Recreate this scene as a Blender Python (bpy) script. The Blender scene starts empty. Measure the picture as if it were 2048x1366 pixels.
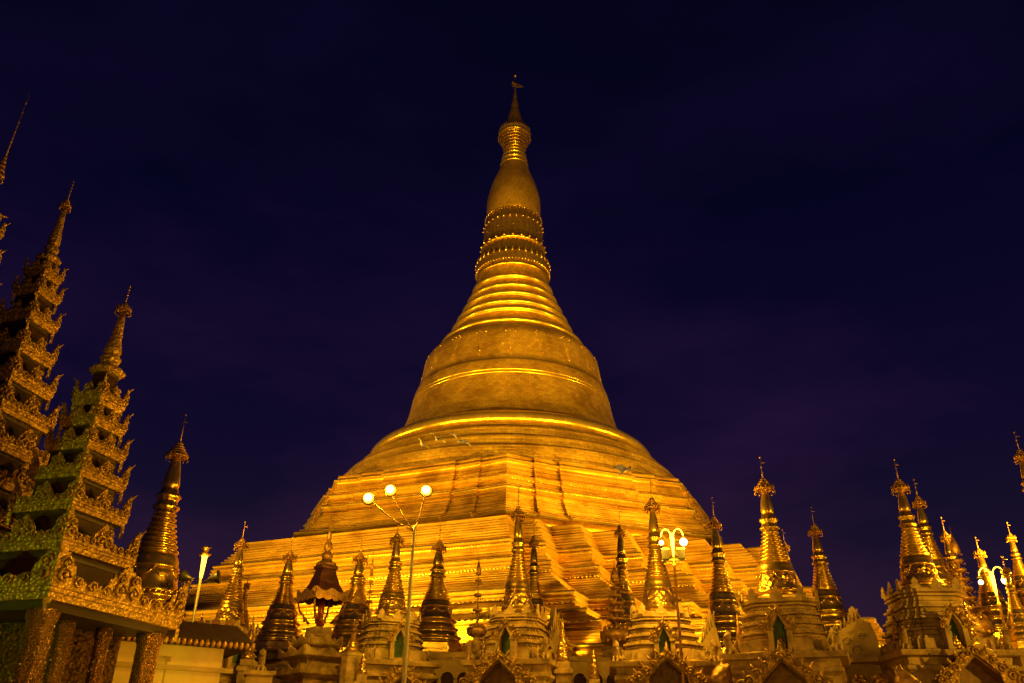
import bpy, math, random
from math import sin, cos, pi, radians, sqrt, atan2
from mathutils import Vector, Matrix
random.seed(7)
S = bpy.context.scene
C = S.collection
# ------------------------------------------------------------ camera
cam = bpy.data.objects.new('camera', bpy.data.cameras.new('camera'))
C.objects.link(cam)
cam.data.sensor_width = 36.0
cam.data.lens = 1640.0 / 2048.0 * 36.0
cam.data.clip_start = 0.1
cam.data.clip_end = 5000
cam.location = (0, 0, 1.6)
cam.rotation_euler = (Matrix.Rotation(radians(90 + 27.6), 3, 'X') @ Matrix.Rotation(radians(0.7), 3, 'Z')).to_euler()
S.camera = cam
# ------------------------------------------------------------ world: late dusk sky
w = bpy.data.worlds.new('World'); S.world = w; w.use_nodes = True
nt = w.node_tree; nt.nodes.clear()
def N(t, ty, **k):
    n = t.nodes.new(ty)
    for a, b in k.items():
        setattr(n, a, b)
    return n
tc = N(nt, 'ShaderNodeTexCoord'); sep = N(nt, 'ShaderNodeSeparateXYZ')
nt.links.new(tc.outputs['Generated'], sep.inputs[0])
nz = N(nt, 'ShaderNodeTexNoise'); nz.inputs['Scale'].default_value = 2.2; nz.inputs['Detail'].default_value = 5; nz.inputs['Roughness'].default_value = .55
mp = N(nt, 'ShaderNodeMapping'); mp.inputs['Scale'].default_value = (1, 1, 2.6)
nt.links.new(tc.outputs['Generated'], mp.inputs[0]); nt.links.new(mp.outputs[0], nz.inputs['Vector'])
ramp = N(nt, 'ShaderNodeValToRGB')
cr = ramp.color_ramp
cr.elements[0].position = 0.0; cr.elements[0].color = (.019, .0095, .021, 1)
cr.elements[1].position = 1.0; cr.elements[1].color = (.0006, .0007, .0065, 1)
for p, c in ((.16, (.0115, .0066, .0205, 1)), (.33, (.0055, .0033, .0200, 1)), (.50, (.0026, .0019, .0155, 1)), (.72, (.0008, .0010, .0090, 1))):
    e = cr.elements.new(p); e.color = c
nt.links.new(sep.outputs['Z'], ramp.inputs[0])
r2 = N(nt, 'ShaderNodeValToRGB'); r2.color_ramp.elements[0].position = .42; r2.color_ramp.elements[0].color = (.85, .85, .9, 1)
r2.color_ramp.elements[1].position = .72; r2.color_ramp.elements[1].color = (2.9, 1.7, 1.5, 1)
nt.links.new(nz.outputs['Fac'], r2.inputs[0])
mx = N(nt, 'ShaderNodeMix', data_type='RGBA', blend_type='MULTIPLY'); mx.inputs['Factor'].default_value = 1
nt.links.new(ramp.outputs[0], mx.inputs[6]); nt.links.new(r2.outputs[0], mx.inputs[7])
bg = N(nt, 'ShaderNodeBackground'); bg.inputs['Strength'].default_value = 1.15
ow = N(nt, 'ShaderNodeOutputWorld')
nt.links.new(mx.outputs[2], bg.inputs[0]); nt.links.new(bg.outputs[0], ow.inputs[0])
S.view_settings.view_transform = 'Standard'; S.view_settings.look = 'None'
S.view_settings.exposure = 0.0; S.view_settings.gamma = 1.0
S.cycles.max_bounces = 6; S.cycles.sample_clamp_indirect = 4
# ------------------------------------------------------------ lights: the precinct's sodium floodlights, plus an added wall fill
SOD = (1.0, .50, .020)
def at(az, d, z=0.0):            # bearing from the visitor (degrees), distance (m), height (m)
    return Vector((d * sin(radians(az)), d * cos(radians(az)), z))
AX = Vector((0.0, 96.0, 0.0))    # axis of the great pagoda
ROT = radians(-0.8)
def ring(a, r, z):               # a = angle round the pagoda from the side facing the visitor, + to the right
    a = radians(a)
    return Vector((AX.x + r * sin(a), AX.y - r * cos(a), z))
def spot(name, loc, tgt, power, size=1.3, blend=.6, col=SOD, rad=.25):
    l = bpy.data.lights.new(name, 'SPOT'); l.energy = power; l.color = col; l.spot_size = size; l.spot_blend = blend; l.shadow_soft_size = rad
    o = bpy.data.objects.new(name, l); C.objects.link(o); o.location = loc
    o.rotation_euler = (Vector(tgt) - Vector(loc)).to_track_quat('-Z', 'Y').to_euler(); return o
def point(name, loc, power, col=SOD, rad=.2):
    l = bpy.data.lights.new(name, 'POINT'); l.energy = power; l.color = col; l.shadow_soft_size = rad
    o = bpy.data.objects.new(name, l); C.objects.link(o); o.location = loc; return o
PW = 1.0
# low floods round the foot of the terraces
for a, p in ((-62, 18000), (-44, 22000), (-30, 24000), (-17, 38000), (-7, 44000), (3, 42000), (13, 40000), (23, 34000), (34, 30000)):
    spot('floodlight_beam', ring(a, 48.5, 7.6), AX + Vector((4 * sin(radians(a)), -8 * cos(radians(a)), 27)), p * .8, 1.75, .9)
# strong floods on the right that rake the flanks of the stepped corner
for a, r, z, p, tz in ((40, 66, 15, 170000, 12), (54, 60, 17, 60000, 12), (72, 56, 9, 90000, 18)):
    spot('floodlight_beam', ring(a, r, z), AX + Vector((9, -33, tz)), p, 1.1, .8, rad=.3)
for a, r, z, p in ((-34, 68, 13, 42000), (-12, 70, 12, 36000)):
    spot('mast_beam', ring(a, r, z), AX + Vector((0, -20, 23)), p, .8, .8, rad=.3)
# tall mast floods that reach the bell and the spire
for a, r, z, p, tz, sz_ in ((-38, 70, 8, 150000, 50, .78), (24, 70, 8, 210000, 50, .78), (4, 80, 8, 260000, 72, .62), (70, 66, 8, 140000, 42, .8), (-80, 66, 8, 110000, 42, .8)):
    spot('mast_beam', ring(a, r, z), AX + Vector((0, 0, tz)), p * 1.0, sz_, 1.0, rad=.4)
# an added wall fill, then lamps of the open platform the visitor stands on (light the front shrines)
point('wall_fill', at(-20.5, 29.5, 4.6), 70, rad=.15)  # added fill with no fixture, brightens the cream side building
for x, y, z, p in ((-12, 5, 8, 1700), (7, 9, 6, 1800), (27, 14, 9, 11000)):
    point('platform_lamp', (x, y, z), p, rad=.2)
PW = 1.0

# ------------------------------------------------------------ materials
def mat(name, base, metal=0.0, rough=.5, noise=None, bump=None, spec=.5, emit=None):
    m = bpy.data.materials.new(name); m.use_nodes = True
    t = m.node_tree; b = t.nodes['Principled BSDF']
    b.inputs['Base Color'].default_value = (*base, 1); b.inputs['Metallic'].default_value = metal
    b.inputs['Roughness'].default_value = rough; b.inputs['Specular IOR Level'].default_value = spec
    if emit:
        b.inputs['Emission Color'].default_value = (*emit[0], 1); b.inputs['Emission Strength'].default_value = emit[1]
    co = N(t, 'ShaderNodeTexCoord')
    if noise:      # (scale, dark colour, light colour, rough var)
        n = N(t, 'ShaderNodeTexNoise'); n.inputs['Scale'].default_value = noise[0]; n.inputs['Detail'].default_value = 6; n.inputs['Roughness'].default_value = .65
        t.links.new(co.outputs['Object'], n.inputs['Vector'])
        r = N(t, 'ShaderNodeValToRGB'); r.color_ramp.elements[0].position = .32; r.color_ramp.elements[1].position = .68
        r.color_ramp.elements[0].color = (*noise[1], 1); r.color_ramp.elements[1].color = (*noise[2], 1)
        t.links.new(n.outputs['Fac'], r.inputs[0]); t.links.new(r.outputs[0], b.inputs['Base Color'])
        mr = N(t, 'ShaderNodeMapRange'); mr.inputs['To Min'].default_value = max(.03, rough - noise[3]); mr.inputs['To Max'].default_value = rough + noise[3]
        t.links.new(n.outputs['Fac'], mr.inputs[0]); t.links.new(mr.outputs[0], b.inputs['Roughness'])
    if bump:       # (kind, scale, strength, distance)
        if bump[0] == 'noise':
            n = N(t, 'ShaderNodeTexNoise'); n.inputs['Detail'].default_value = 5; o = n.outputs['Fac']
        else:
            n = N(t, 'ShaderNodeTexVoronoi'); o = n.outputs['Distance']
        n.inputs['Scale'].default_value = bump[1]; t.links.new(co.outputs['Object'], n.inputs['Vector'])
        bp = N(t, 'ShaderNodeBump'); bp.inputs['Strength'].default_value = bump[2]; bp.inputs['Distance'].default_value = bump[3]
        t.links.new(o, bp.inputs['Height']); t.links.new(bp.outputs[0], b.inputs['Normal'])
    return m
def plate_gold(name, rough, metal, sx, sz, strength, c1, c2, wob=.5, mort=.035):
    """gold plates laid in courses: brick pattern wrapped round the axis"""
    m = bpy.data.materials.new(name); m.use_nodes = True
    t = m.node_tree; b = t.nodes['Principled BSDF']; L = t.links.new
    co = N(t, 'ShaderNodeTexCoord'); sp = N(t, 'ShaderNodeSeparateXYZ'); L(co.outputs['Object'], sp.inputs[0])
    an = N(t, 'ShaderNodeMath', operation='ARCTAN2'); L(sp.outputs['X'], an.inputs[0]); L(sp.outputs['Y'], an.inputs[1])
    mu = N(t, 'ShaderNodeMath', operation='MULTIPLY'); mu.inputs[1].default_value = sx; L(an.outputs[0], mu.inputs[0])
    mz = N(t, 'ShaderNodeMath', operation='MULTIPLY'); mz.inputs[1].default_value = sz; L(sp.outputs['Z'], mz.inputs[0])
    cb = N(t, 'ShaderNodeCombineXYZ'); L(mu.outputs[0], cb.inputs[0]); L(mz.outputs[0], cb.inputs[1])
    br = N(t, 'ShaderNodeTexBrick'); br.inputs['Scale'].default_value = 1.0; br.inputs['Mortar Size'].default_value = mort; br.inputs['Mortar Smooth'].default_value = .4
    br.inputs['Brick Width'].default_value = 1.1; br.inputs['Row Height'].default_value = .5
    br.inputs['Color1'].default_value = (*c1, 1); br.inputs['Color2'].default_value = (*c2, 1); br.inputs['Mortar'].default_value = (c1[0] * .45, c1[1] * .4, c1[2] * .4, 1)
    L(cb.outputs[0], br.inputs['Vector'])
    n = N(t, 'ShaderNodeTexNoise'); n.inputs['Scale'].default_value = .3; n.inputs['Detail'].default_value = 6; n.inputs['Roughness'].default_value = .6
    L(co.outputs['Object'], n.inputs['Vector'])
    r = N(t, 'ShaderNodeValToRGB'); r.color_ramp.elements[0].position = .3; r.color_ramp.elements[0].color = (.5, .44, .36, 1); r.color_ramp.elements[1].position = .6
    L(n.outputs['Fac'], r.inputs[0])
    mm = N(t, 'ShaderNodeMix', data_type='RGBA', blend_type='MULTIPLY'); mm.inputs['Factor'].default_value = 1
    L(br.outputs['Color'], mm.inputs[6]); L(r.outputs[0], mm.inputs[7]); L(mm.outputs[2], b.inputs['Base Color'])
    b.inputs['Metallic'].default_value = metal
    n2 = N(t, 'ShaderNodeTexNoise'); n2.inputs['Scale'].default_value = 2.3; n2.inputs['Detail'].default_value = 6
    L(co.outputs['Object'], n2.inputs['Vector'])
    mr = N(t, 'ShaderNodeMapRange'); mr.inputs['To Min'].default_value = rough - .2; mr.inputs['To Max'].default_value = rough + .2
    L(n2.outputs['Fac'], mr.inputs[0])
    bw = N(t, 'ShaderNodeRGBToBW'); L(br.outputs['Color'], bw.inputs[0])
    ra = N(t, 'ShaderNodeMath', operation='MULTIPLY_ADD'); ra.inputs[1].default_value = -.35; L(bw.outputs[0], ra.inputs[0]); L(mr.outputs[0], ra.inputs[2])
    rb = N(t, 'ShaderNodeMath', operation='ADD'); rb.inputs[1].default_value = .16; rb.use_clamp = True; L(ra.outputs[0], rb.inputs[0]); L(rb.outputs[0], b.inputs['Roughness'])
    ad = N(t, 'ShaderNodeMath', operation='MULTIPLY_ADD'); ad.inputs[1].default_value = wob; L(n2.outputs['Fac'], ad.inputs[0])
    iv = N(t, 'ShaderNodeMath', operation='SUBTRACT'); iv.inputs[0].default_value = 1; L(br.outputs['Fac'], iv.inputs[1]); L(iv.outputs[0], ad.inputs[2])
    bp = N(t, 'ShaderNodeBump'); bp.inputs['Strength'].default_value = strength; bp.inputs['Distance'].default_value = .06
    L(ad.outputs[0], bp.inputs['Height']); L(bp.outputs[0], b.inputs['Normal'])
    return m
M = {}
GA, GB = (.88, .60, .10), (.60, .36, .055)
M['plates'] = plate_gold('gold_plates', .42, .72, 22, 1.55, .55, GA, GB)
def course_gold(name):
    """gilded masonry: long horizontal courses of uneven gloss"""
    m = bpy.data.materials.new(name); m.use_nodes = True
    t = m.node_tree; b = t.nodes['Principled BSDF']; L = t.links.new
    co = N(t, 'ShaderNodeTexCoord'); mp_ = N(t, 'ShaderNodeMapping'); mp_.inputs['Scale'].default_value = (.12, .12, 5.5); L(co.outputs['Object'], mp_.inputs[0])
    n = N(t, 'ShaderNodeTexNoise'); n.inputs['Scale'].default_value = 1; n.inputs['Detail'].default_value = 4; n.inputs['Roughness'].default_value = .6; L(mp_.outputs[0], n.inputs['Vector'])
    r = N(t, 'ShaderNodeValToRGB'); r.color_ramp.elements[0].position = .36; r.color_ramp.elements[0].color = (.38, .2, .03, 1); r.color_ramp.elements[1].position = .6; r.color_ramp.elements[1].color = (.88, .6, .1, 1)
    L(n.outputs['Fac'], r.inputs[0])
    n3 = N(t, 'ShaderNodeTexNoise'); n3.inputs['Scale'].default_value = .5; n3.inputs['Detail'].default_value = 7; L(co.outputs['Object'], n3.inputs['Vector'])
    r3 = N(t, 'ShaderNodeValToRGB'); r3.color_ramp.elements[0].position = .35; r3.color_ramp.elements[0].color = (.6, .52, .42, 1); r3.color_ramp.elements[1].position = .55; L(n3.outputs['Fac'], r3.inputs[0])
    mm = N(t, 'ShaderNodeMix', data_type='RGBA', blend_type='MULTIPLY'); mm.inputs['Factor'].default_value = 1; L(r.outputs[0], mm.inputs[6]); L(r3.outputs[0], mm.inputs[7]); L(mm.outputs[2], b.inputs['Base Color'])
    b.inputs['Metallic'].default_value = .8
    mr = N(t, 'ShaderNodeMapRange'); mr.inputs['From Min'].default_value = .35; mr.inputs['From Max'].default_value = .65; mr.inputs['To Min'].default_value = .5; mr.inputs['To Max'].default_value = .3; L(n.outputs['Fac'], mr.inputs[0]); L(mr.outputs[0], b.inputs['Roughness'])
    bp = N(t, 'ShaderNodeBump'); bp.inputs['Strength'].default_value = .35; bp.inputs['Distance'].default_value = .08; L(n.outputs['Fac'], bp.inputs['Height'])
    n4 = N(t, 'ShaderNodeTexNoise'); n4.inputs['Scale'].default_value = 5; L(co.outputs['Object'], n4.inputs['Vector'])
    b2 = N(t, 'ShaderNodeBump'); b2.inputs['Strength'].default_value = .25; b2.inputs['Distance'].default_value = .03; L(n4.outputs['Fac'], b2.inputs['Height']); L(bp.outputs[0], b2.inputs['Normal']); L(b2.outputs[0], b.inputs['Normal'])
    return m
M['terrace'] = course_gold('gilded_courses')
M['bright'] = mat('bright_gold', (.9, .62, .14), .85, .24, noise=(1.2, (.75, .5, .08), (.95, .7, .14), .1), bump=('noise', 6, .25, .04))
M['polish'] = mat('polished_gold', (.75, .48, .1), .93, .25, noise=(2.2, (.5, .3, .05), (.78, .54, .11), .06), bump=('noise', 5, .12, .02))
M['satin'] = mat('satin_gold', (.75, .45, .1), .9, .29, noise=(2.5, (.5, .3, .05), (.8, .54, .11), .07), bump=('noise', 6, .15, .02))
M['chased'] = mat('chased_gold', (.7, .42, .1), .88, .3, noise=(5, (.3, .16, .03), (.8, .5, .12), .1), bump=('vor', 8, .8, .05))
M['old'] = mat('old_gilding', (.4, .22, .06), .6, .42, noise=(5, (.16, .08, .02), (.55, .3, .08), .12), bump=('noise', 26, .5, .02))
M['carved'] = mat('carved_gilt_wood', (.45, .27, .06), .5, .45, noise=(6, (.16, .08, .015), (.6, .36, .07), .12), bump=('vor', 9, .9, .06))
M['plaster'] = mat('white_plaster', (.62, .42, .15), 0, .55, noise=(2.1, (.16, .09, .03), (.64, .44, .15), .1), bump=('noise', 7, .6, .03))
M['ochre'] = mat('ochre_plaster', (.5, .34, .13), 0, .7, noise=(1.1, (.26, .17, .06), (.52, .36, .13), .1), bump=('noise', 12, .3, .02))
M['cream'] = mat('cream_wall', (.7, .5, .2), 0, .7, noise=(.8, (.5, .34, .13), (.72, .54, .22), .1), bump=('noise', 6, .3, .02))
M['niche'] = mat('green_niche', (.05, .11, .04), 0, .35, noise=(3, (.03, .07, .025), (.07, .14, .05), .1))
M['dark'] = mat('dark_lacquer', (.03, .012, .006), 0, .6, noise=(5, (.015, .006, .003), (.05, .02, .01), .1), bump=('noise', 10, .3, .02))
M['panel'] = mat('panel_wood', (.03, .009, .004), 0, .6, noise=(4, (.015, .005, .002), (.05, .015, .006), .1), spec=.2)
M['red'] = mat('red_lacquer', (.28, .03, .015), 0, .3, noise=(6, (.2, .02, .01), (.34, .05, .02), .1))
M['redroof'] = mat('red_roof', (.1, .03, .012), .3, .4, noise=(6, (.04, .012, .005), (.15, .05, .018), .1), bump=('vor', 14, .7, .03))
M['brown'] = mat('brown_boards', (.2, .1, .03), 0, .6, noise=(6, (.1, .045, .015), (.26, .13, .04), .1), bump=('noise', 9, .5, .02))
M['mosaic'] = mat('glass_mosaic', (.3, .12, .05), .75, .25, noise=(22, (.015, .005, .002), (.42, .2, .06), .2), bump=('vor', 42, 1.0, .03))
M['relief'] = mat('mosaic_relief', (.14, .06, .03), .4, .3, noise=(9, (.03, .012, .006), (.3, .15, .06), .15), bump=('vor', 6, 1.0, .2))
M['iron'] = mat('painted_iron', (.35, .3, .2), .2, .45, noise=(8, (.28, .24, .15), (.4, .34, .24), .1))
M['black'] = mat('black_metal', (.02, .018, .016), .3, .4)
M['lamp'] = mat('lit_sodium_glass', (1, .8, .4), 0, .4, emit=((1, .6, .2), 14))
M['halo'] = mat('amber_halo_glow', (1, .5, .1), 0, .4, emit=((1, .42, .03), 1.3))  # emissive amber, imitates the halo round the pole lamps
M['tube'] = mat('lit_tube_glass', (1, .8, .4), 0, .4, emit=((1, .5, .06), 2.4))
M['gem'] = mat('cut_glass', (.9, .8, .6), .6, .08)
M['marble'] = mat('platform_marble', (.4, .36, .3), 0, .3, noise=(.5, (.3, .27, .22), (.45, .4, .34), .1))
M['leaf'] = mat('dark_leaves', (.05, .07, .02), 0, .6, noise=(2, (.03, .045, .012), (.07, .09, .03), .1))
M['bark'] = mat('bark', (.08, .05, .03), 0, .8, bump=('noise', 8, .6, .05))
M['bird'] = mat('pale_feathers', (.88, .86, .8), 0, .6)
M['jewel'] = mat('jewelled_gold', (.8, .5, .12), .85, .25, noise=(9, (.4, .22, .05), (.9, .6, .16), .1), bump=('vor', 7, .8, .06))

# ------------------------------------------------------------ mesh builder
class MB:
    def __init__(s): s.v = []; s.f = []; s.sm = []; s.cuts = []
    def use(s, m): s.cuts.append((len(s.f), m)); return s
    def add(s, vs, fs, mt=None, smooth=False):
        o = len(s.v)
        if mt is not None: vs = [mt @ Vector(v) for v in vs]
        s.v += [tuple(v) for v in vs]; s.f += [tuple(i + o for i in f) for f in fs]; s.sm += [smooth] * len(fs)
        return s
    def box(s, c, d, mt=None):
        x, y, z = c; a, b, e = d[0] / 2, d[1] / 2, d[2] / 2
        vs = [(x + i * a, y + j * b, z + k * e) for k in (-1, 1) for j in (-1, 1) for i in (-1, 1)]
        return s.add(vs, [(0, 2, 3, 1), (4, 5, 7, 6), (0, 1, 5, 4), (2, 6, 7, 3), (0, 4, 6, 2), (1, 3, 7, 5)], mt)
    def lathe(s, pr, n=32, mt=None, ribs=0, amp=0.0, phase=0.0, smooth=True, caps=True):
        vs = []; fs = []
        for q_ in pr:
            r, z = q_[0], q_[1]
            for i in range(n):
                a = 2 * pi * i / n + phase
                rr = r * (1 + amp * cos(ribs * a)) if ribs else r
                vs.append((rr * cos(a), rr * sin(a), z))
        m = len(pr)
        for j in range(m - 1):
            for i in range(n):
                k = (i + 1) % n
                fs.append((j * n + i, j * n + k, (j + 1) * n + k, (j + 1) * n + i))
        if caps:
            fs.append(tuple(range(n - 1, -1, -1))); fs.append(tuple((m - 1) * n + i for i in range(n)))
        return s.add(vs, fs, mt, smooth)
    def loft(s, secs, mt=None, caps=True):     # secs: list of same-length closed 3d loops
        n = len(secs[0]); vs = [p for q in secs for p in q]; fs = []
        for j in range(len(secs) - 1):
            for i in range(n):
                k = (i + 1) % n
                fs.append((j * n + i, j * n + k, (j + 1) * n + k, (j + 1) * n + i))
        if caps:
            fs.append(tuple(range(n - 1, -1, -1))); fs.append(tuple((len(secs) - 1) * n + i for i in range(n)))
        return s.add(vs, fs, mt)
    def tube(s, pts, r, n=8, mt=None, r2=None):
        pts = [Vector(p) for p in pts]; secs = []; up = Vector((0.12, .3, 1)).normalized()
        for i, p in enumerate(pts):
            d = (pts[min(i + 1, len(pts) - 1)] - pts[max(i - 1, 0)]).normalized()
            a = d.cross(up)
            if a.length < .05: a = d.cross(Vector((1, 0, 0)))
            a.normalize(); b = d.cross(a)
            q = r if r2 is None else r + (r2 - r) * i / (len(pts) - 1)
            secs.append([p + a * q * cos(2 * pi * k / n) + b * q * sin(2 * pi * k / n) for k in range(n)])
        o = len(s.f); s.loft(secs, mt)
        for i in range(o, len(s.f)): s.sm[i] = True
        return s
    def ball(s, c, r, mt=None, n=8, m=6, sz=(1, 1, 1)):
        vs = []; fs = []
        for j in range(m + 1):
            t = pi * j / m
            for i in range(n):
                a = 2 * pi * i / n
                vs.append((c[0] + r * sz[0] * sin(t) * cos(a), c[1] + r * sz[1] * sin(t) * sin(a), c[2] - r * sz[2] * cos(t)))
        for j in range(m):
            for i in range(n):
                k = (i + 1) % n
                fs.append((j * n + i, j * n + k, (j + 1) * n + k, (j + 1) * n + i))
        return s.add(vs, fs, mt, True)
    def prism(s, out, th, mt=None):            # outline in XZ, extruded along Y by th (centred)
        n = len(out)
        vs = [(x, -th / 2, z) for x, z in out] + [(x, th / 2, z) for x, z in out]
        fs = [tuple(range(n)), tuple(range(2 * n - 1, n - 1, -1))] + [(i, n + i, n + (i + 1) % n, (i + 1) % n) for i in range(n)]
        return s.add(vs, fs, mt)
    def strip(s, tops, bots, th, mt=None):     # comb-like carved board: lists of (x,z)
        n = len(tops); vs = []
        for y in (-th / 2, th / 2):
            vs += [(x, y, z) for x, z in tops] + [(x, y, z) for x, z in bots]
        fs = []; o = 2 * n
        for i in range(n - 1):
            fs += [(i, n + i, n + i + 1, i + 1), (o + i, o + i + 1, o + n + i + 1, o + n + i), (i, i + 1, o + i + 1, o + i), (n + i, o + n + i, o + n + i + 1, n + i + 1)]
        fs += [(0, o, o + n, n), (n - 1, 2 * n - 1, o + 2 * n - 1, o + n - 1)]
        return s.add(vs, fs, mt)
    def obj(s, name, m, parent=None, loc=None, rz=0):
        me = bpy.data.meshes.new(name); me.from_pydata(s.v, [], s.f)
        me.polygons.foreach_set('use_smooth', s.sm); me.materials.append(M[m] if isinstance(m, str) else m)
        if getattr(s, 'marks', None) and s.cuts:
            for st, en in s.marks:
                for p in me.polygons[st:en]: p.material_index = 1
        for i, (st, mm) in enumerate(s.cuts):
            me.materials.append(M[mm]); en = s.cuts[i + 1][0] if i + 1 < len(s.cuts) else len(s.f)
            for p in me.polygons[st:en]: p.material_index = i + 1
        me.update()
        o = bpy.data.objects.new(name, me); C.objects.link(o)
        if parent: o.parent = parent
        if loc is not None: o.location = loc; o.rotation_euler = (0, 0, rz)
        return o
def thing(name, label, cat, loc, rz=0.0, group=None):
    o = bpy.data.objects.new(name, None); C.objects.link(o); o.location = loc; o.rotation_euler = (0, 0, rz); o.empty_display_size = .3
    o['label'] = label; o['category'] = cat
    if group: o['group'] = group
    return o
def tag(o, label, cat, group=None):
    o['label'] = label; o['category'] = cat
    if group: o['group'] = group
    return o
def T(x=0, y=0, z=0, rx=0, ry=0, rz=0, s=1):
    return Matrix.Translation((x, y, z)) @ Matrix.Rotation(rz, 4, 'Z') @ Matrix.Rotation(ry, 4, 'Y') @ Matrix.Rotation(rx, 4, 'X') @ Matrix.Scale(s, 4)
def roll(r, z, h, k=5):           # a half-round moulding of height h at radius r, going down from z
    return [(r + h * .5 * sin(pi * i / k), z - h * i / k, 1)[:3 if i < k else 2] for i in range(k + 1)]

# ------------------------------------------------------------ ground
g = MB().box((0, 90, -.1), (1600, 1600, .2)).obj('ground', 'marble'); g['kind'] = 'structure'

# ------------------------------------------------------------ GREAT PAGODA
gp = thing('great_pagoda', 'huge floodlit gold pagoda with stepped terraces, round bell and tall spire against the night sky', 'pagoda', AX, ROT)
def steps(s0, z0, s1, z1, n):                 # n small courses: upright riser, flat tread
    n = max(2, int(round(n * .6))); out = []
    for i in range(n):
        a = i / n; b = (i + 1) / n
        sa = s0 + (s1 - s0) * a; sb = s0 + (s1 - s0) * b; za = z0 + (z1 - z0) * a; zb = z0 + (z1 - z0) * b; h = za - zb
        out += [(sa, za - .02), (sa + .035, za - h * .12), (sa + .04, za - h * .55), (sa - .05, za - h * .62), (sa - .05, zb + .01)]
    return out + [(s1, z1)]
STF = [0, .11, .26, .43, .57, .74, .89, 1]
def sec_lower(s):                              # square with its corners cut back in seven stair-like folds
    t = s * (.432 + (s - 32) * .0065); run = s - t; out = []
    for k in range(4):
        am = radians(-22.5 + 90 * k); n = Vector((sin(am), -cos(am))); u = Vector((cos(am), sin(am)))
        out.append(n * s - u * t)
        for i in range(len(STF) - 1):
            a = STF[i] * run; b_ = STF[i + 1] * run
            out.append(n * (s - a) + u * (t + a)); out.append(n * (s - b_) + u * (t + a))
    return out
def sec_oct(s):
    out = []
    for k in range(8):
        am = radians(-22.5 + 45 * k); nv = Vector((sin(am), -cos(am))); u = Vector((cos(am), sin(am))); h = s * math.tan(pi / 8); q = .014 * s
        for t, o in ((-1, 0), (-.70, -1.0), (-.70, 0), (-.42, -1.0), (-.42, 0.15), (.42, .15), (.42, -1.0), (.70, 0), (.70, -1.0)):
            out.append(nv * (s + o * q) + u * (h * t))
    return out
def loft_prof(secf, prof):
    b = MB(); b.loft([[(p.x, p.y, q[1]) for p in secf(q[0])] for q in prof])
    n = len(secf(1.0)); b.marks = [(j * n, (j + 1) * n) for j in range(len(prof) - 1) if len(prof[j]) > 2]; return b
def seg_teeth(b, secf, s, z, sp, sz, front=True):
    pts = secf(s); n = len(pts)
    for i in range(n):
        p, q = pts[i], pts[(i + 1) % n]; mid = (p + q) / 2
        if front and mid.y > -s * .05: continue
        d = (q - p); L = d.length
        if L < sp: continue
        d /= L; nn = Vector((d.y, -d.x)); m = int(L / sp); a = atan2(d.y, d.x)
        for k in range(m):
            c = p + d * ((k + .5) * L / m) + nn * sz[1] * .4
            vs = [(-sz[0] / 2, 0, -sz[2] / 2), (sz[0] / 2, 0, -sz[2] / 2), (sz[0] / 2, 0, sz[2] * .1), (0, 0, sz[2] / 2), (-sz[0] / 2, 0, sz[2] * .1)]
            V = [(x, -sz[1] * (.5 + .25 * (zz / sz[2] + .5)), zz) for x, _, zz in vs] + [(x * .7, sz[1] / 2, zz) for x, _, zz in vs]
            b.add(V, [(0, 1, 2, 3, 4), (0, 5, 6, 1), (1, 6, 7, 2), (2, 7, 8, 3), (3, 8, 9, 4), (4, 9, 5, 0)], T(c.x, c.y, z, rz=a))
# lower terraces
prof = [(24, 19.45), (30.0, 19.42), (30.2, 19.3)] + steps(30.2, 19.2, 31.9, 17.1, 14) + roll(32.15, 17.0, .26) + [(32.0, 16.7)] + roll(32.25, 16.66, .22) + roll(32.3, 16.36, .2) + steps(32.1, 16.1, 32.2, 15.35, 4)
prof = prof[:-len(steps(32.1, 16.1, 32.2, 15.35, 4))] + steps(32.2, 16.1, 33.1, 15.4, 4)
prof += roll(33.4, 15.3, .32) + [(33.3, 14.95)] + roll(33.5, 14.9, .2) + roll(33.6, 14.65, .2) + steps(33.5, 14.35, 37.2, 12.3, 14)
prof += roll(37.8, 12.2, .36) + [(37.7, 11.8)] + roll(38.0, 11.75, .2) + roll(38.1, 11.5, .2) + steps(38.0, 11.25, 39.4, 10.75, 4) + roll(39.7, 10.7, .26) + steps(39.7, 10.4, 41.2, 9.75, 6)
prof += roll(41.5, 9.7, .34) + roll(41.7, 9.32, .2) + steps(41.6, 9.05, 42.8, 8.15, 6) + roll(43.1, 8.1, .3) + steps(43.1, 7.75, 44.2, 6.95, 5) + [(44.8, 6.9), (44.8, 6.42)]
b = loft_prof(sec_lower, prof).use('bright')
for s, z, sp in ((32.35, 16.5, .3), (33.65, 14.42, .34), (38.2, 11.32, .42), (41.9, 9.5, .5)):
    seg_teeth(b, sec_lower, s, z, sp * .85, (sp * .42, .06, .1))
b.obj('lower_terrace', 'terrace', gp)
# octagonal terraces
prof = [(20, 27.6), (22.2, 27.55)] + steps(22.2, 27.5, 22.25, 27.15, 2) + roll(22.5, 27.1, .26) + [(22.3, 26.8)] + steps(22.2, 26.7, 22.7, 25.55, 8) + roll(22.95, 25.45, .3) + roll(23.0, 25.1, .18) + steps(22.8, 24.85, 23.2, 24.35, 3)
prof += roll(23.4, 24.3, .5, 7) + roll(23.6, 23.7, .16) + steps(23.3, 23.5, 24.9, 21.6, 13) + roll(25.4, 21.5, .14) + roll(25.9, 21.2, .34) + [(25.6, 20.82), (24.4, 20.8), (24.4, 19.43)]
b = loft_prof(sec_oct, prof).use('bright')
for s, z in ((23.05, 24.98),):
    seg_teeth(b, sec_oct, s, z, .34, (.13, .05, .08))
b.obj('octagonal_terrace', 'terrace', gp)
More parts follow.
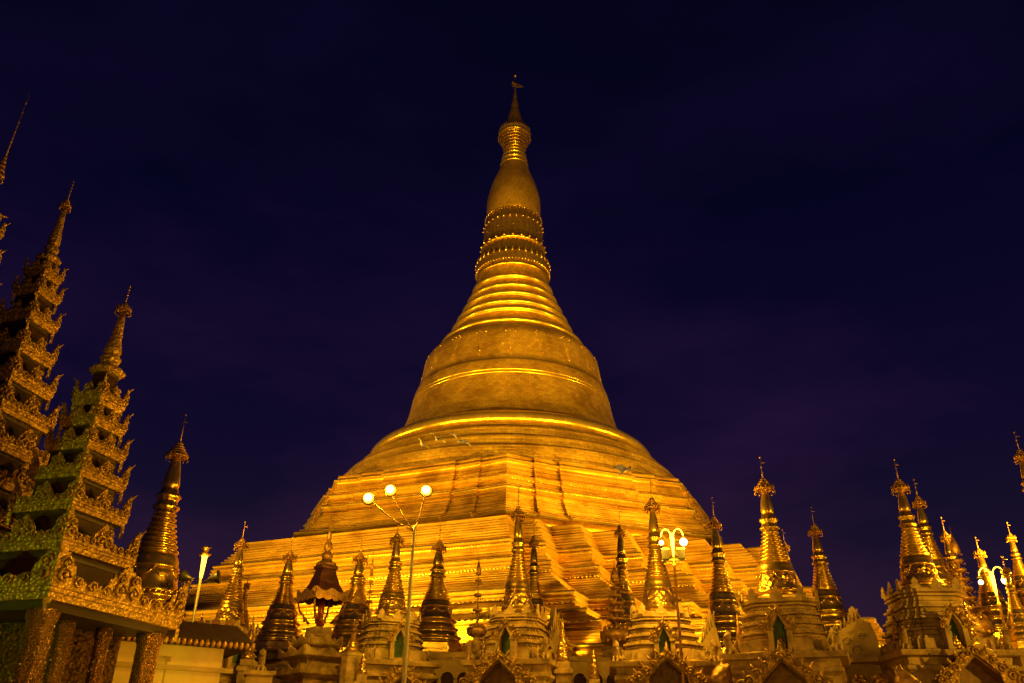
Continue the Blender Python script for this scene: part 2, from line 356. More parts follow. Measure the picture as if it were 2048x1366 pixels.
# round terraces
prof = [(21.6, 27.0)]
rt = [(21.2, 28.3), (19.95, 29.8), (18.5, 31.25), (17.25, 32.75), (16.75, 33.7)]
lst = []
for i in range(len(rt) - 1):
    (r0, z0), (r1, z1) = rt[i], rt[i + 1]
    lst += [(r0, z0), (r0 + .03, z0 + .2), (r0 - .06, z1 - .4), (r0 - .16, z1 - .2), (r0 - .36, z1 - .08), (r1, z1 - .02)]
lst = prof + lst + [(16.75, 33.6)]
MB().lathe(lst, 160).obj('round_terrace', 'plates', gp)
tor = [(16.5, 33.55), (16.85, 33.6), (17.12, 33.8), (17.2, 34.08), (17.1, 34.4), (16.8, 34.8), (16.4, 35.1), (15.9, 35.35), (15.3, 35.5), (14.5, 35.6)]
MB().lathe(tor, 160).obj('torus_moulding', 'bright', gp)
# bell
bell = [(14.5, 35.4), (14.3, 36.0), (13.95, 36.8), (13.68, 37.42), (13.2, 38.5), (12.85, 39.7), (12.62, 40.8), (12.5, 41.4), (12.3, 42.6), (12.1, 43.2), (12.05, 43.35), (11.9, 43.4), (11.75, 44.2), (11.5, 45.1), (11.35, 46.4), (11.15, 47.3), (10.9, 47.95), (10.4, 48.6), (9.75, 49.3), (9.25, 49.9), (9.0, 50.2)]
bo = MB().lathe(bell, 160).obj('bell', 'plates', gp)
b = MB().lathe(roll(12.38, 41.95, .2) , 160, caps=False).lathe(roll(12.45, 41.55, .2), 160, caps=False)
b.obj('bell_band', 'bright', bo)
# hanging relief garlands on the shoulder
for k in range(20):
    a = radians(18 * k - 0.0)
    b = MB()
    mt = Matrix.Rotation(a, 4, 'Z')
    def sh(z):                                  # bell radius at height z
        for (r0, z0), (r1, z1) in zip(bell, bell[1:]):
            if z0 <= z <= z1: return r0 + (r1 - r0) * (z - z0) / (z1 - z0)
        return 9
    tri = []
    for j in range(7):
        z = 47.5 - j * .5; hw = .62 * (1 - j / 6) ** 1.3 + .06
        tri.append((hw, z))
    b.use('plates') if False else None
    for (h0, z0), (h1, z1) in zip(tri, tri[1:]):
        r0 = sh(z0); r1 = sh(z1)
        b.add([(-h0, -r0 - .02, z0), (h0, -r0 - .02, z0), (h1, -r1 - .02, z1), (-h1, -r1 - .02, z1), (-h0 * .7, -r0 - .07, z0), (h0 * .7, -r0 - .07, z0), (h1 * .7, -r1 - .07, z1), (-h1 * .7, -r1 - .07, z1)],
              [(4, 7, 6, 5), (0, 3, 7, 4), (1, 5, 6, 2), (0, 4, 5, 1), (3, 2, 6, 7)], mt)
    b.use('bright')
    for dx, z, r in ((-.6, 47.5, .17), (-.3, 47.75, .12), (.3, 47.75, .12), (.6, 47.5, .17), (0, 47.5, .13), (0, 46.1, .1), (0, 44.9, .14), (-.2, 44.6, .1), (.2, 44.6, .1), (0, 44.3, .08)):
        b.ball((dx, -sh(z) - .04, z), r * .6, mt, 6, 4)
    b.obj('shoulder_pendant', 'plates', bo)
# turban rings
rings = [(9.16, 50.07, 0), (7.79, 52.47, 0), (7.23, 53.81, 0), (6.48, 55.51, 0), (5.83, 57.10, 0), (5.22, 58.85, 0)]
pr = [(9.2, 49.9)]
for i, (r, z, _) in enumerate(rings):
    nr, nz_ = (rings[i + 1][0], rings[i + 1][1]) if i + 1 < len(rings) else (4.74, 60.94)
    hh = .34
    pr += [(r - .1, z - hh), (r + .1, z - hh * .8), (r + .22, z - hh * .2), (r + .18, z + hh * .4), (r, z + hh), (r - .22, z + hh * 1.25), (r - .35, z + hh * 1.4), (nr + .0, nz_ - hh * 1.5)]
pr += [(4.72, 60.9)]
MB().lathe(pr, 128).obj('ring_moulding', 'plates', gp)
b = MB()
for r, z, _ in rings:
    b.lathe([(r + .06, z - .3), (r + .2, z - .26), (r + .3, z - .08), (r + .27, z + .12), (r + .12, z + .3)], 128, caps=False)
b.obj('ring_crest', 'bright', gp)
# lotus bands: inverted and upright petals
lo = MB().lathe([(4.72, 60.85), (4.95, 60.95), (5.0, 61.2), (4.82, 61.35), (5.06, 61.7), (5.0, 62.3), (5.08, 62.8), (5.1, 63.2), (4.6, 63.4)], 128, ribs=64, amp=.008)
lo.lathe([(4.66, 63.1), (4.6, 63.5), (4.55, 64.2), (4.3, 65.3), (4.25, 65.6)], 160, ribs=40, amp=.012)
lo.lathe([(4.3, 65.5), (4.5, 65.65), (4.5, 65.9), (4.25, 66.0), (4.15, 67.2), (4.1, 68.6), (4.15, 69.3), (4.1, 70.0), (3.95, 70.3), (4.0, 70.8), (3.85, 71.1)], 160, ribs=36, amp=.012)
b = lo.use('bright')
def beads(r, z, n, s, sz=(1, 1, 1)):
    for k in range(n):
        a = 2 * pi * k / n; b.ball((r * cos(a), r * sin(a), z), s * .72, None, 6, 4, sz)
beads(5.08, 61.75, 72, .16, (1, 1, 1.4)); beads(5.14, 63.0, 36, .2, (1, 1, 1.3)); beads(4.55, 65.9, 24, .24, (1, 1, .9)); beads(4.2, 66.2, 24, .12)
beads(4.22, 69.3, 30, .2, (1, 1, 1)); beads(4.05, 70.85, 60, .13, (1, 1, 1.3)); beads(4.2, 67.9, 12, .1)
for k in range(36):
    a = 2 * pi * k / 36; b.lathe([(.17, 0), (.12, .3), (.02, .75)], 6, T(5.02 * cos(a), 5.02 * sin(a), 63.1))
b.obj('lotus_band', 'satin', gp)
# banana bud
bud = [(3.7, 71.0), (3.78, 71.6), (3.85, 72.4), (3.88, 73.3), (3.84, 74.3), (3.7, 75.3), (3.46, 76.4), (3.12, 77.6), (2.74, 78.7), (2.36, 79.7), (2.08, 80.5), (1.95, 80.95)]
MB().lathe(bud, 96).obj('banana_bud', 'plates', gp)
pr = [(2.0, 80.8)]
for i, (r, z) in enumerate(((1.98, 81.1), (1.85, 82.0), (1.68, 82.9), (1.5, 83.7), (1.25, 84.6), (1.05, 85.3))):
    pr += [(r - .12, z - .22), (r + .08, z - .14), (r + .14, z + .02), (r + .05, z + .18), (r - .16, z + .25)]
MB().lathe(pr + [(.8, 86), (.8, 87.6)], 64).obj('neck_rings', 'bright', gp)
# umbrella crown
um = MB()
for k in range(36):
    a = 2 * pi * k / 36
    pts = [(1.5, 83.0), (1.58, 83.9), (1.85, 84.9), (2.15, 85.9), (2.32, 86.7)]
    um.tube([(r * cos(a), r * sin(a), z) for r, z in pts], .05, 4)
for r, z in ((1.5, 83.0), (1.53, 83.5), (1.6, 84.0), (1.72, 84.5), (1.86, 85.0), (2.02, 85.5), (2.16, 86.0), (2.27, 86.4)):
    um.lathe([(r - .03, z - .05), (r + .07, z - .02), (r + .07, z + .05), (r - .03, z + .07)], 48, caps=False)
uo = um.obj('umbrella_crown', 'satin', gp)
MB().lathe([(2.1, 86.6), (2.4, 86.62), (2.47, 86.75), (2.4, 86.85), (2.42, 87.3), (2.5, 87.4), (2.45, 87.52), (2.2, 87.55), (1.9, 87.6)], 64, ribs=48, amp=.006).obj('crown_rim', 'bright', uo)
b = MB()
for k in range(48):
    a = 2 * pi * k / 48; h = .5 + .4 * random.random()
    b.lathe([(.07, 0), (.09, h * .3), (.01, h)], 5, T(2.4 * cos(a), 2.4 * sin(a), 87.45, rx=random.uniform(-.1, .1)))
    a += .06; b.lathe([(.01, 0), (.06, -.1), (.08, -.22)], 5, T(2.46 * cos(a), 2.46 * sin(a), 86.6 - .2 * random.random() ** 2))
for k in range(20):
    a = 2 * pi * k / 20; b.lathe([(.07, 0), (.08, .35), (.01, 1.1)], 5, T(1.65 * cos(a), 1.65 * sin(a), 87.9))
b.obj('crown_bells', 'old', uo)
pr = [(2.1, 87.4)]
for r, z in ((1.85, 87.8), (1.62, 88.5), (1.4, 89.2), (1.2, 89.9), (1.02, 90.6), (.84, 91.3), (.68, 92.0)):
    pr += [(r + .08, z - .25), (r + .1, z - .08), (r, z + .06), (r - .1, z + .22)]
pr += [(.52, 92.5), (.6, 93.0), (.5, 93.7), (.34, 94.3), (.36, 94.6), (.24, 95.4), (.14, 96.6), (.07, 97.0), (.05, 99.2)]
MB().lathe(pr, 32, ribs=16, amp=.03).obj('spire_tip', 'jewel', gp)
MB().ball((0, 0, 99.45), .24, None, 12, 8).obj('diamond_orb', 'bright', gp)
out = [(-.55, 97.6), (-.5, 98.15), (-.25, 98.2), (-.1, 97.95), (.4, 97.75), (1.25, 97.3), (1.3, 97.15), (.9, 97.0), (.3, 96.95), (-.1, 97.15), (-.4, 97.2)]
MB().prism(out, .1).ball((-.4, 0, 98.1), .18).ball((0, 0, 97.7), .2).obj('weather_vane', 'jewel', gp)

# ------------------------------------------------------------ PLINTH
def sec_plain(s):
    R = s / cos(pi / 8); return [Vector((R * sin(radians(45 * k)), -R * cos(radians(45 * k)))) for k in range(8)]
plinth = thing('pagoda_plinth', 'ochre plastered plinth wall under the great pagoda with a row of small arches', 'plinth', AX, ROT)
loft_prof(sec_plain, [(52, 0), (52, 5.9), (52.25, 5.95), (52.3, 6.1), (52.1, 6.2), (52.1, 6.42), (51, 6.44)]).obj('wall', 'ochre', plinth)

# ------------------------------------------------------------ SMALL STUPAS
ST = 'small gilded stupas round the great pagoda'
def hti(b, z, r, h, n=28):
    """small metal umbrella: flared rim with bells, conical top, thin rod"""
    for i, (f, q) in enumerate(((1, 0), (.82, .16), (.64, .3), (.48, .43), (.34, .55))):
        b.lathe([(r * f * .8, z + h * q), (r * f, z + h * q - .02), (r * f * 1.03, z + h * (q + .035)), (r * f * .72, z + h * (q + .12))], n, caps=True)
    for k in range(14):
        a = 2 * pi * k / 14
        b.lathe([(.012, 0), (.03, -.04), (.035, -.1)], 4, T(r * cos(a), r * sin(a), z - .02 - .06 * random.random()))
        b.lathe([(.025, 0), (.03, .06), (.004, .17)], 4, T(r * .98 * cos(a), r * .98 * sin(a), z + .02))
def stupa_parts(t, z0, R, H, kind, m, nseg=36, hm='old'):
    """z0 lip height of the bell, R lip radius, H height from lip to vane tip; local to t"""
    P = []
    # bell
    bt = .2 if kind == 'A' else .2
    bell = [(R * .97, z0 - .02 * H), (R * 1.02, z0), (R * .99, z0 + .012 * H), (R * .94, z0 + .02 * H), (R * .89, z0 + .05 * H), (R * .85, z0 + .085 * H), (R * .82, z0 + .12 * H)]
    bell += [(R * .845, z0 + .124 * H), (R * .845, z0 + .132 * H), (R * .81, z0 + .136 * H), (R * .79, z0 + .165 * H), (R * .755, z0 + .185 * H), (R * .68, z0 + .2 * H)]
    bb_ = MB().lathe(bell[6:], nseg)
    if kind == 'A': bb_.use('chased')
    bb_.lathe(bell[:7], nseg); bo = bb_.obj('bell', m, t)
    g = MB()                                # festoon relief on the bell
    for k in range(8):
        a0 = 2 * pi * k / 8
        pts = []
        for j in range(7):
            u = j / 6; a = a0 + u * 2 * pi / 8; zz = z0 + H * (.112 - .045 * sin(pi * u)); rr = R * (.83 + .05 * sin(pi * u))
            pts.append((rr * cos(a), rr * sin(a), zz))
        g.tube(pts, R * .03, 5); g.ball(pts[0], R * .06, None, 6, 4)
    g.obj('festoon', m, bo)
    # rings
    pr = [(R * .68, z0 + .198 * H)]
    n = 8
    for i in range(n):
        f = i / (n - 1); r = R * (.70 - .33 * f ** .8); z = z0 + H * (.205 + .2 * f); h = H * .2 / n
        pr += [(r - .1 * R, z), (r + .0 * R, z + h * .12), (r + .04 * R, z + h * .4), (r, z + h * .68), (r - .1 * R, z + h * .8)]
    zt = z0 + H * .435
    pr += [(R * .34, zt)]
    MB().lathe(pr, nseg).obj('ring_spire', m, t)
    lb = [(R * .34, zt), (R * .44, zt + .012 * H), (R * .45, zt + .022 * H), (R * .36, zt + .035 * H), (R * .33, zt + .05 * H), (R * .34, zt + .06 * H), (R * .42, zt + .075 * H), (R * .4, zt + .09 * H), (R * .3, zt + .1 * H), (R * .29, zt + .12 * H)]
    MB().lathe(lb, 40, ribs=12, amp=.05).obj('lotus_band', m, t)
    zb = zt + .12 * H
    bd = [(R * .24, zb), (R * .28, zb + .01 * H), (R * .3, zb + .03 * H), (R * .27, zb + .07 * H), (R * .22, zb + .12 * H), (R * .16, zb + .17 * H), (R * .12, zb + .2 * H)]
    MB().lathe(bd, 24).obj('banana_bud', m, t)
    zh = zb + .19 * H
    b = MB(); hti(b, zh, R * (.46 if kind == 'A' else .4), .13 * H, 20)
    b.tube([(0, 0, zh + .05 * H), (0, 0, z0 + H * .995)], max(.02, R * .04), 6, r2=.012)
    for q in (.55, .7): b.ball((0, 0, zh + (z0 + H - zh) * q), .035, None, 6, 4)
    uo = b.obj('umbrella_crown', hm, t)
    zv = z0 + .955 * H
    MB().prism([(0, zv), (.03, zv + .04), (.12, zv + .02), (.16, zv - .015), (.07, zv - .02)], .02).ball((0, 0, z0 + H), .045, None, 6, 4).obj('vane', hm, uo)
def tiers(t, z0, R, zb, m):                # polished octagonal/round tiers below the bell
    pr = [(R * .9, z0)]; h = z0 - .02 - zb; n = 3
    for i in range(n):
        r = R * (1.0 + .16 * i); z = z0 - h * .72 * i / n; d = h * .72 / n
        pr += [(r * .97, z - d * .05), (r * 1.06, z - d * .12), (r * 1.07, z - d * .25), (r * 1.0, z - d * .35), (r * 1.02, z - d * .7), (r * 1.08, z - d * .9)]
    pr = [(r, z) for r, z in pr]
    MB().lathe(pr[::-1], 40).obj('round_tier', m, t)
    zz = z0 - h * .74; b = MB()
    for r, za, zb2 in ((R * 1.5, zz, zz - h * .1), (R * 1.62, zz - h * .1, zz - h * .17), (R * 1.55, zz - h * .17, zb)):
        b.lathe([(r, zb2), (r, za)], 8, phase=pi / 8, smooth=False)
    b.obj('octagonal_base', m, t)
    b = MB()
    for k in range(36):
        a = 2 * pi * k / 36; b.ball((R * 1.05 * cos(a), R * 1.05 * sin(a), z0 - h * .06), R * .1, None, 5, 4, (1, 1, .6))
    b.obj('bead_ring', m, t)
def redent(hw, z):
    a, b_, c = hw, hw * .8, hw * .62
    q = [(a, -c), (a, c), (b_ + (a - b_) * .5, c), (b_ + (a - b_) * .5, b_ * .92), (b_, b_ * .92), (b_, b_), (b_ * .92, b_), (b_ * .92, b_ + (a - b_) * .5), (c, b_ + (a - b_) * .5), (c, a)]
    out = []
    for k in range(4):
        for x, y in q[1:]:
            for _ in range(k): x, y = -y, x
            out.append((x, y, z))
    return out
def moulded(z1, w1, z0, w0, n):           # stack of stepped mouldings from top (z1,w1) down to (z0,w0)
    out = []
    for i in range(n):
        za = z1 + (z0 - z1) * i / n; zb = z1 + (z0 - z1) * (i + 1) / n; wa = w1 + (w0 - w1) * (i + 1) / n
        h = za - zb
        out += [(za, wa - .12), (za - h * .08, wa), (za - h * .26, wa), (za - h * .27, wa - .15), (za - h * .4, wa - .17), (za - h * .41, wa - .08), (za - h * .66, wa - .1), (za - h * .67, wa - .16), (za - h * .74, wa - .16), (za - h * .75, wa - .03), (zb, wa - .02)]
    return out
def scroll(b, x, y, z, r, s, mt):           # one carved spiral
    pts = []
    for j in range(11):
        f = j / 10; a = f * 2.6 * pi; rr = r * (1 - .78 * f)
        pts.append((x + s * rr * cos(a), y - .02 * f, z + rr * sin(a)))
    b.tube(pts, r * .2, 5, mt); b.ball((x, y - .03, z), r * .28, mt, 6, 4)
def flame_gable(t, w, h, z, y, name, m, rw=.16, n=4, open_w=None, back='panel'):
    """pointed arch board with carved scrolls; apex at z+h"""
    b = MB(); mt = Matrix.Identity(4)
    ti = [(-w * .55, 0), (-w * .5, h * .3), (-w * .3, h * .5), (0, h * .78), (w * .3, h * .5), (w * .5, h * .3), (w * .55, 0)]
    to = [(w, 0), (w * .95, h * .35), (w * .62, h * .5), (w * .3, h * .85), (0, h * 1.05), (-w * .3, h * .85), (-w * .62, h * .5), (-w * .95, h * .35), (-w, 0)]
    # board as quads between inner and outer outline
    to2 = to[::-1]
    oo = [to2[0], to2[1], to2[2], to2[4], to2[6], to2[7], to2[8]]
    b.strip([(x, zz + z) for x, zz in oo], [(x, zz + z) for x, zz in ti], .1, T(0, y, 0))
    for s in (-1, 1):
        for k in range(n):
            f = (k + .35) / n
            px = s * (w * .12 + (w * .8) * f); pz = z + h * (.84 - .72 * f)
            scroll(b, px, y - .07, pz, rw * (.75 + .4 * f), s, mt)
            b.lathe([(rw * .3, 0), (rw * .36, rw * .4), (.01, rw * 1.5)], 5, T(px + s * rw * .5, y - .03, pz + rw * .6, ry=s * .5))
        scroll(b, s * w * .98, y - .06, z + h * .12, rw * 1.25, s, mt)
    b.lathe([(rw * .5, 0), (rw * .7, rw * .6), (rw * .35, rw * 1.6), (.01, rw * 2.8)], 6, T(0, y - .03, z + h * .86))
    scroll(b, 0, y - .09, z + h * .82, rw * .9, 1, mt)
    return b.obj(name, m, t)
def shrine(t, zt, wt, zl, wl, niche=True, m='plaster', gw=1.25, ng=True, pz=None):
    """white redented shrine carrying the stupa: zt top, zl ledge, ground 0; front is local -Y"""
    prof = [(zt + .12, wt * .84), (zt, wt), (zt - .12, wt)] + moulded(zt - .16, wt * .92, zl + .45, wl * .72, 4) + [(zl + .45, wl * .78), (zl + .1, wl * .8), (zl + .06, wl * .86), (zl, wl * .86)]
    b = MB().loft([redent(w_, z) for z, w_ in prof[::-1]])
    for k in range(4):
        mt = Matrix.Rotation(k * pi / 2, 4, 'Z')
        for sx in (-1, 1):
            b.lathe([(.1, 0), (.13, .05), (.06, .12), (.1, .2), (.08, .3), (.02, .42)], 8, mt @ T(sx * wl * .74, -wl * .74, zl + .1))
            b.prism([(-.16, 0), (-.2, .12), (-.1, .16), (-.12, .28), (0, .42), (.12, .28), (.1, .16), (.2, .12), (.16, 0)], .06, mt @ T(sx * wt * .62, -wt * .98, zt - .02))
        b.prism([(-.2, 0), (-.24, .14), (-.12, .2), (0, .46), (.12, .2), (.24, .14), (.2, 0)], .06, mt @ T(0, -wt * 1.0, zt - .02))
    b.obj('stepped_body', m, t)
    q = [(0, wl * .98), (.5, wl * .98), (.6, wl * .85), (zl - .75, wl * .82), (zl - .62, wl * .9), (zl - .5, wl * .9), (zl - .46, wl * .84), (zl - .22, wl * .86), (zl - .18, wl * .98), (zl - .02, wl), (zl, wl)]
    b = MB().loft([[(-a, -a, z), (a, -a, z), (a, a, z), (-a, a, z)] for z, a in q]); b.obj('pedestal', m, t)
    if niche:
        yf = -wl * .86 - .12; zb = zl + .02; nh = .72; nw = .42
        b = MB()
        for s in (-1, 1):
            b.box((s * (nw * .5 + .1), yf + .1, zb + nh * .5), (.17, .4, nh)); b.box((s * (nw * .5 + .1), yf + .08, zb + nh + .03), (.25, .46, .07)); b.box((s * (nw * .5 + .1), yf + .08, zb + .04), (.22, .44, .08))
        b.prism([(-nw * .5 - .02, zb + nh + .06), (-nw * .5 - .2, zb + nh + .06), (0, zb + nh + .75), (nw * .5 + .2, zb + nh + .06), (nw * .5 + .02, zb + nh + .06), (0, zb + nh + .5)], .36, T(0, yf + .1, 0))
        no = b.obj('niche_porch', m, t)
        MB().prism([(-nw * .52, zb), (-nw * .52, zb + nh + .06), (0, zb + nh + .52), (nw * .52, zb + nh + .06), (nw * .52, zb)], .04, T(0, yf + .26, 0)).obj('niche_back', 'niche', no)
        flame_gable(no, .55, .8, zb + nh - .02, yf - .1, 'niche_flame_arch', 'carved', .1, 3)
    if ng:
        # porch with carved gable in front, lower
        z = pz if pz is not None else zl - 1.25; yf = -wl - .75
        rf = MB().prism([(-gw, z), (0, z + 1.15), (gw, z), (gw - .25, z), (0, z + .88), (-gw + .25, z)], .9, T(0, yf + .42, 0)).obj('porch_roof', 'brown', t)
        b = MB().box((-gw + .3, yf + .15, z / 2), (.25, .25, z)).box((gw - .3, yf + .15, z / 2), (.25, .25, z)); b.obj('porch_post', 'plaster', t)
        MB().prism([(-gw + .3, z - .6), (-gw + .3, z), (0, z + .9), (gw - .3, z), (gw - .3, z - .6)], .05, T(0, yf + .5, 0)).obj('porch_tympanum', 'brown', t)
        flame_gable(t, gw * 1.08, 1.28, z - .02, yf - .06, 'porch_flame_gable', 'carved', .17, 4)
def gold_stupa(label, az, d, zl, zt, R, kind='A', m='satin', rz=None, base=None, body=None, **k):
    face = radians(-az) if rz is None else rz
    t = thing('small_stupa', label, 'stupa', at(az, d), face, ST)
    if kind == 'B': R *= 1.1
    stupa_parts(t, zl, R, zt - zl, kind, m)
    if kind == 'B':
        zb = base if base is not None else zl - R * 1.5
        tiers(t, zl, R, zb, m)
        fl = 6.42 if (at(az, d) - AX).length < 53 else 0
        if zb > fl: MB().lathe([(R * 1.75, fl - .02), (R * 1.75, zb - .15), (R * 1.85, zb - .12), (R * 1.85, zb), (R * 1.5, zb + .01)], 8, phase=pi / 8, smooth=False).obj('plastered_drum', body or 'ochre', t)
    else:
        MB().lathe([(R * 1.25, zl - .42), (R * 1.22, zl - .32), (R * 1.12, zl - .3), (R * .98, zl - .22), (R * .97, zl - .1), (R * 1.06, zl - .08), (R * 1.06, zl - .02), (R * .95, zl - .01)], 32).obj('lotus_throne', m, t)
        shrine(t, zl - .42, R * 1.65, k.get('ledge', zl - 2.3), k.get('wl', 2.1), m=body or 'plaster', pz=k.get('pz'), gw=k.get('gw', 1.25), ng=k.get('ng', True))
    return t
# front shrines (stand on the platform)
gold_stupa('small gold stupa on a brown stepped shrine, hiding a thin dark spire', -18.04, 40, 7.26, 11.75, .66, m='satin', body='ochre', ledge=5.2, wl=1.7, ng=False, rz=radians(18 + 20))
gold_stupa('pale gold stupa on white niched shrine just left of the tall three-armed lamp pole', -7.82, 38, 7.71, 11.92, .68, m='satin', ledge=5.55, wl=1.9, rz=radians(7.8 + 14), pz=4.0)
gold_stupa('gold stupa on white shrine with green niche, nearly below the pagoda axis', .6, 36, 7.71, 12.96, .66, m='satin', ledge=5.45, wl=1.85, rz=radians(-.6 - 16), pz=4.4)
gold_stupa('gold stupa on a broad white shrine beside the double-arm street lamp', 10.05, 36, 7.69, 13.32, .72, m='satin', ledge=5.35, wl=2.2, rz=radians(-10 + 3), pz=4.4)
gold_stupa('stupa on the largest white shrine, its tall dark umbrella reaching clear into the sky', 17.75, 33, 7.59, 12.89, .82, m='satin', ledge=5.25, wl=2.1, rz=radians(-17.7 - 4), pz=4.0)
gold_stupa('gold stupa on brightly lit stepped white shrine, foremost of the right-hand cluster', 26.2, 36, 8.19, 13.17, .74, m='satin', ledge=5.5, wl=2.1, rz=radians(-26.2 + 24), pz=4.3)
# stupas of the plinth ring
gold_stupa('big gold stupa with long beaded umbrella behind the carved pavilion roof', -23.1, 42, 8.6, 17.36, 1.2, 'B', 'polish', base=6.9)
gold_stupa('thin dark spire peeping out right behind the brown shrine stupa', -17.3, 48, 8.57, 10.91, .34, 'B', 'old', base=7.8)
gold_stupa('dark polished stupa on octagonal tiers left of the red-roofed canopy shrine', -14.85, 47, 8.4, 12.9, .82, 'B', 'polish', base=6.9, body='dark')
gold_stupa('dark polished stupa right of the red-roofed canopy shrine', -10.2, 47, 8.56, 13.02, .92, 'B', 'polish', base=6.6, body='dark')
gold_stupa('polished stupa with wide octagonal gold base just right of the tall lamp pole', -4.88, 46, 8.68, 13.76, .92, 'B', 'polish', base=6.9)
gold_stupa('dark stupa half hidden behind the right flank of the shrine below the pagoda axis', 1.7, 46, 8.77, 14.2, .62, 'B', 'polish', base=7.2)
gold_stupa('slim gold stupa with glaring highlights behind the large flower-bowl column', 7.72, 48, 9.2, 15.46, .72, 'B', 'polish', base=7.6)
gold_stupa('polished stupa with bright left edge, right of the double-arm street lamp', 14.18, 47, 8.9, 15.53, .84, 'B', 'polish', base=6.7)
gold_stupa('small far stupa peeping over the right shoulder of the largest white shrine stupa', 18.55, 50, 10.0, 14.2, .55, 'B', 'polish', base=8.4)
gold_stupa('polished stupa with arched relief bell standing left of the tall plaster crest, against the sky', 20.58, 46, 8.85, 14.28, .80, 'B', 'polish', base=6.8)
gold_stupa('stupa directly behind the foremost stupa of the right-hand cluster', 27.1, 42, 9.24, 14.02, .66, 'B', 'polish', base=7.4)
gold_stupa('slender stupa between the foremost right-hand stupa and the dark hanging-leaf column', 28.15, 46, 9.0, 13.1, .56, 'B', 'polish', base=7.4)
gold_stupa('stupa standing left of the lit lamp at the right edge', 29.75, 48, 8.95, 12.4, .62, 'B', 'polish', base=7.2)
gold_stupa('small bright stupa right in front of the lit lamp at the right edge', 30.88, 36, 6.5, 8.9, .34, 'B', 'bright', base=5.6)
gold_stupa('far stupa cut by the right frame edge above the bright small one', 31.6, 50, 9.99, 13.45, .5, 'B', 'polish', base=8.4)
gold_stupa('stupa whose umbrella and rod alone enter at the right frame edge', 33.3, 40, 10.2, 14.9, .62, 'B', 'polish', base=8.4)
gold_stupa('miniature plain stupa on a low white pedestal in front of the dark polished stupa', -10.16, 36, 5.95, 7.0, .22, 'B', 'satin', base=5.75, body='plaster')

# ------------------------------------------------------------ WISH TREES (columns with bowls of gilt leaves)
def leaf(b, p, a, s, droop=.3):
    b.add([(0, 0, 0), (-.3 * s, .12 * s, .35 * s), (0, .1 * s, 1.0 * s), (.3 * s, .12 * s, .35 * s), (0, -.12 * s, .4 * s)], [(0, 4, 1), (0, 3, 4), (1, 4, 2), (4, 3, 2), (0, 1, 2, 3)],
          Matrix.Translation(p) @ Matrix.Rotation(a + pi / 2, 4, 'Z') @ Matrix.Rotation(droop, 4, 'X'))
def wish_tree(label, az, d, zb, R, ztop, tiers_, m='old', col='plaster'):
    t = thing('gilt_leaf_column', label, 'column', at(az, d), 0, 'columns topped with bowls of gilt leaves')
    MB().lathe([(R * .9, 0), (R * .9, 1), (R * .5, 1.1), (R * .45, zb - .45), (R * .62, zb - .35), (R * .6, zb - .25), (R * .35, zb - .2), (R * .3, zb - .02)], 24).obj('shaft', col, t)
    MB().lathe([(R * .3, zb - .1), (R * .75, zb), (R * .97, zb + R * .35), (R * .95, zb + R * .7), (R * .8, zb + R * .75), (R * .3, zb + R * .7)], 28, ribs=14, amp=.05).obj('bowl', m, t)
    b = MB()
    for lv in range(4):
        rr = R * (1.0 - .06 * lv)
        for k in range(16):
            a = 2 * pi * (k + .5 * (lv % 2)) / 16; leaf(b, (rr * .96 * cos(a), rr * .96 * sin(a), zb + R * (.05 + .24 * lv)), a, R * .36, -.25)
    H = ztop - zb - R
    for lv in range(tiers_):
        f = lv / tiers_; rr = R * (.62 - .42 * f); z = zb + R * .85 + H * .82 * f
        b.lathe([(rr * .35, z - .05), (rr * .8, z), (rr, z + .08), (rr * .6, z + .12)], 16)
        for k in range(10):
            a = 2 * pi * (k + .5 * lv) / 10; leaf(b, (rr * cos(a), rr * sin(a), z + .02), a, R * (.34 - .16 * f), -.45)
            b.ball((rr * 1.1 * cos(a + .3), rr * 1.1 * sin(a + .3), z - .08), .03, None, 5, 4)
    b.tube([(0, 0, zb + R * .5), (0, 0, ztop)], R * .12, 8, r2=.012)
    b.lathe([(R * .05, ztop - H * .32), (R * .26, ztop - H * .3), (R * .2, ztop - H * .22), (.02, ztop - H * .1)], 12)
    b.obj('gilt_leaves', m, t)
wish_tree('slim chain of gilt leaf clusters behind the miniature stupa', -9.35, 46, 8.2, .34, 12.2, 6)
wish_tree('small flower-bowl column on white shaft below the plain terrace wall', -2.1, 40, 7.1, .48, 10.9, 4)
wish_tree('large dark flower-bowl column crowded with gilt leaves left of the broad shrine', 7.2, 40, 6.75, .8, 10.6, 7)
wish_tree('tall dark hanging-leaf column inside the right-hand cluster', 28.5, 42, 6.9, .8, 11.7, 8)

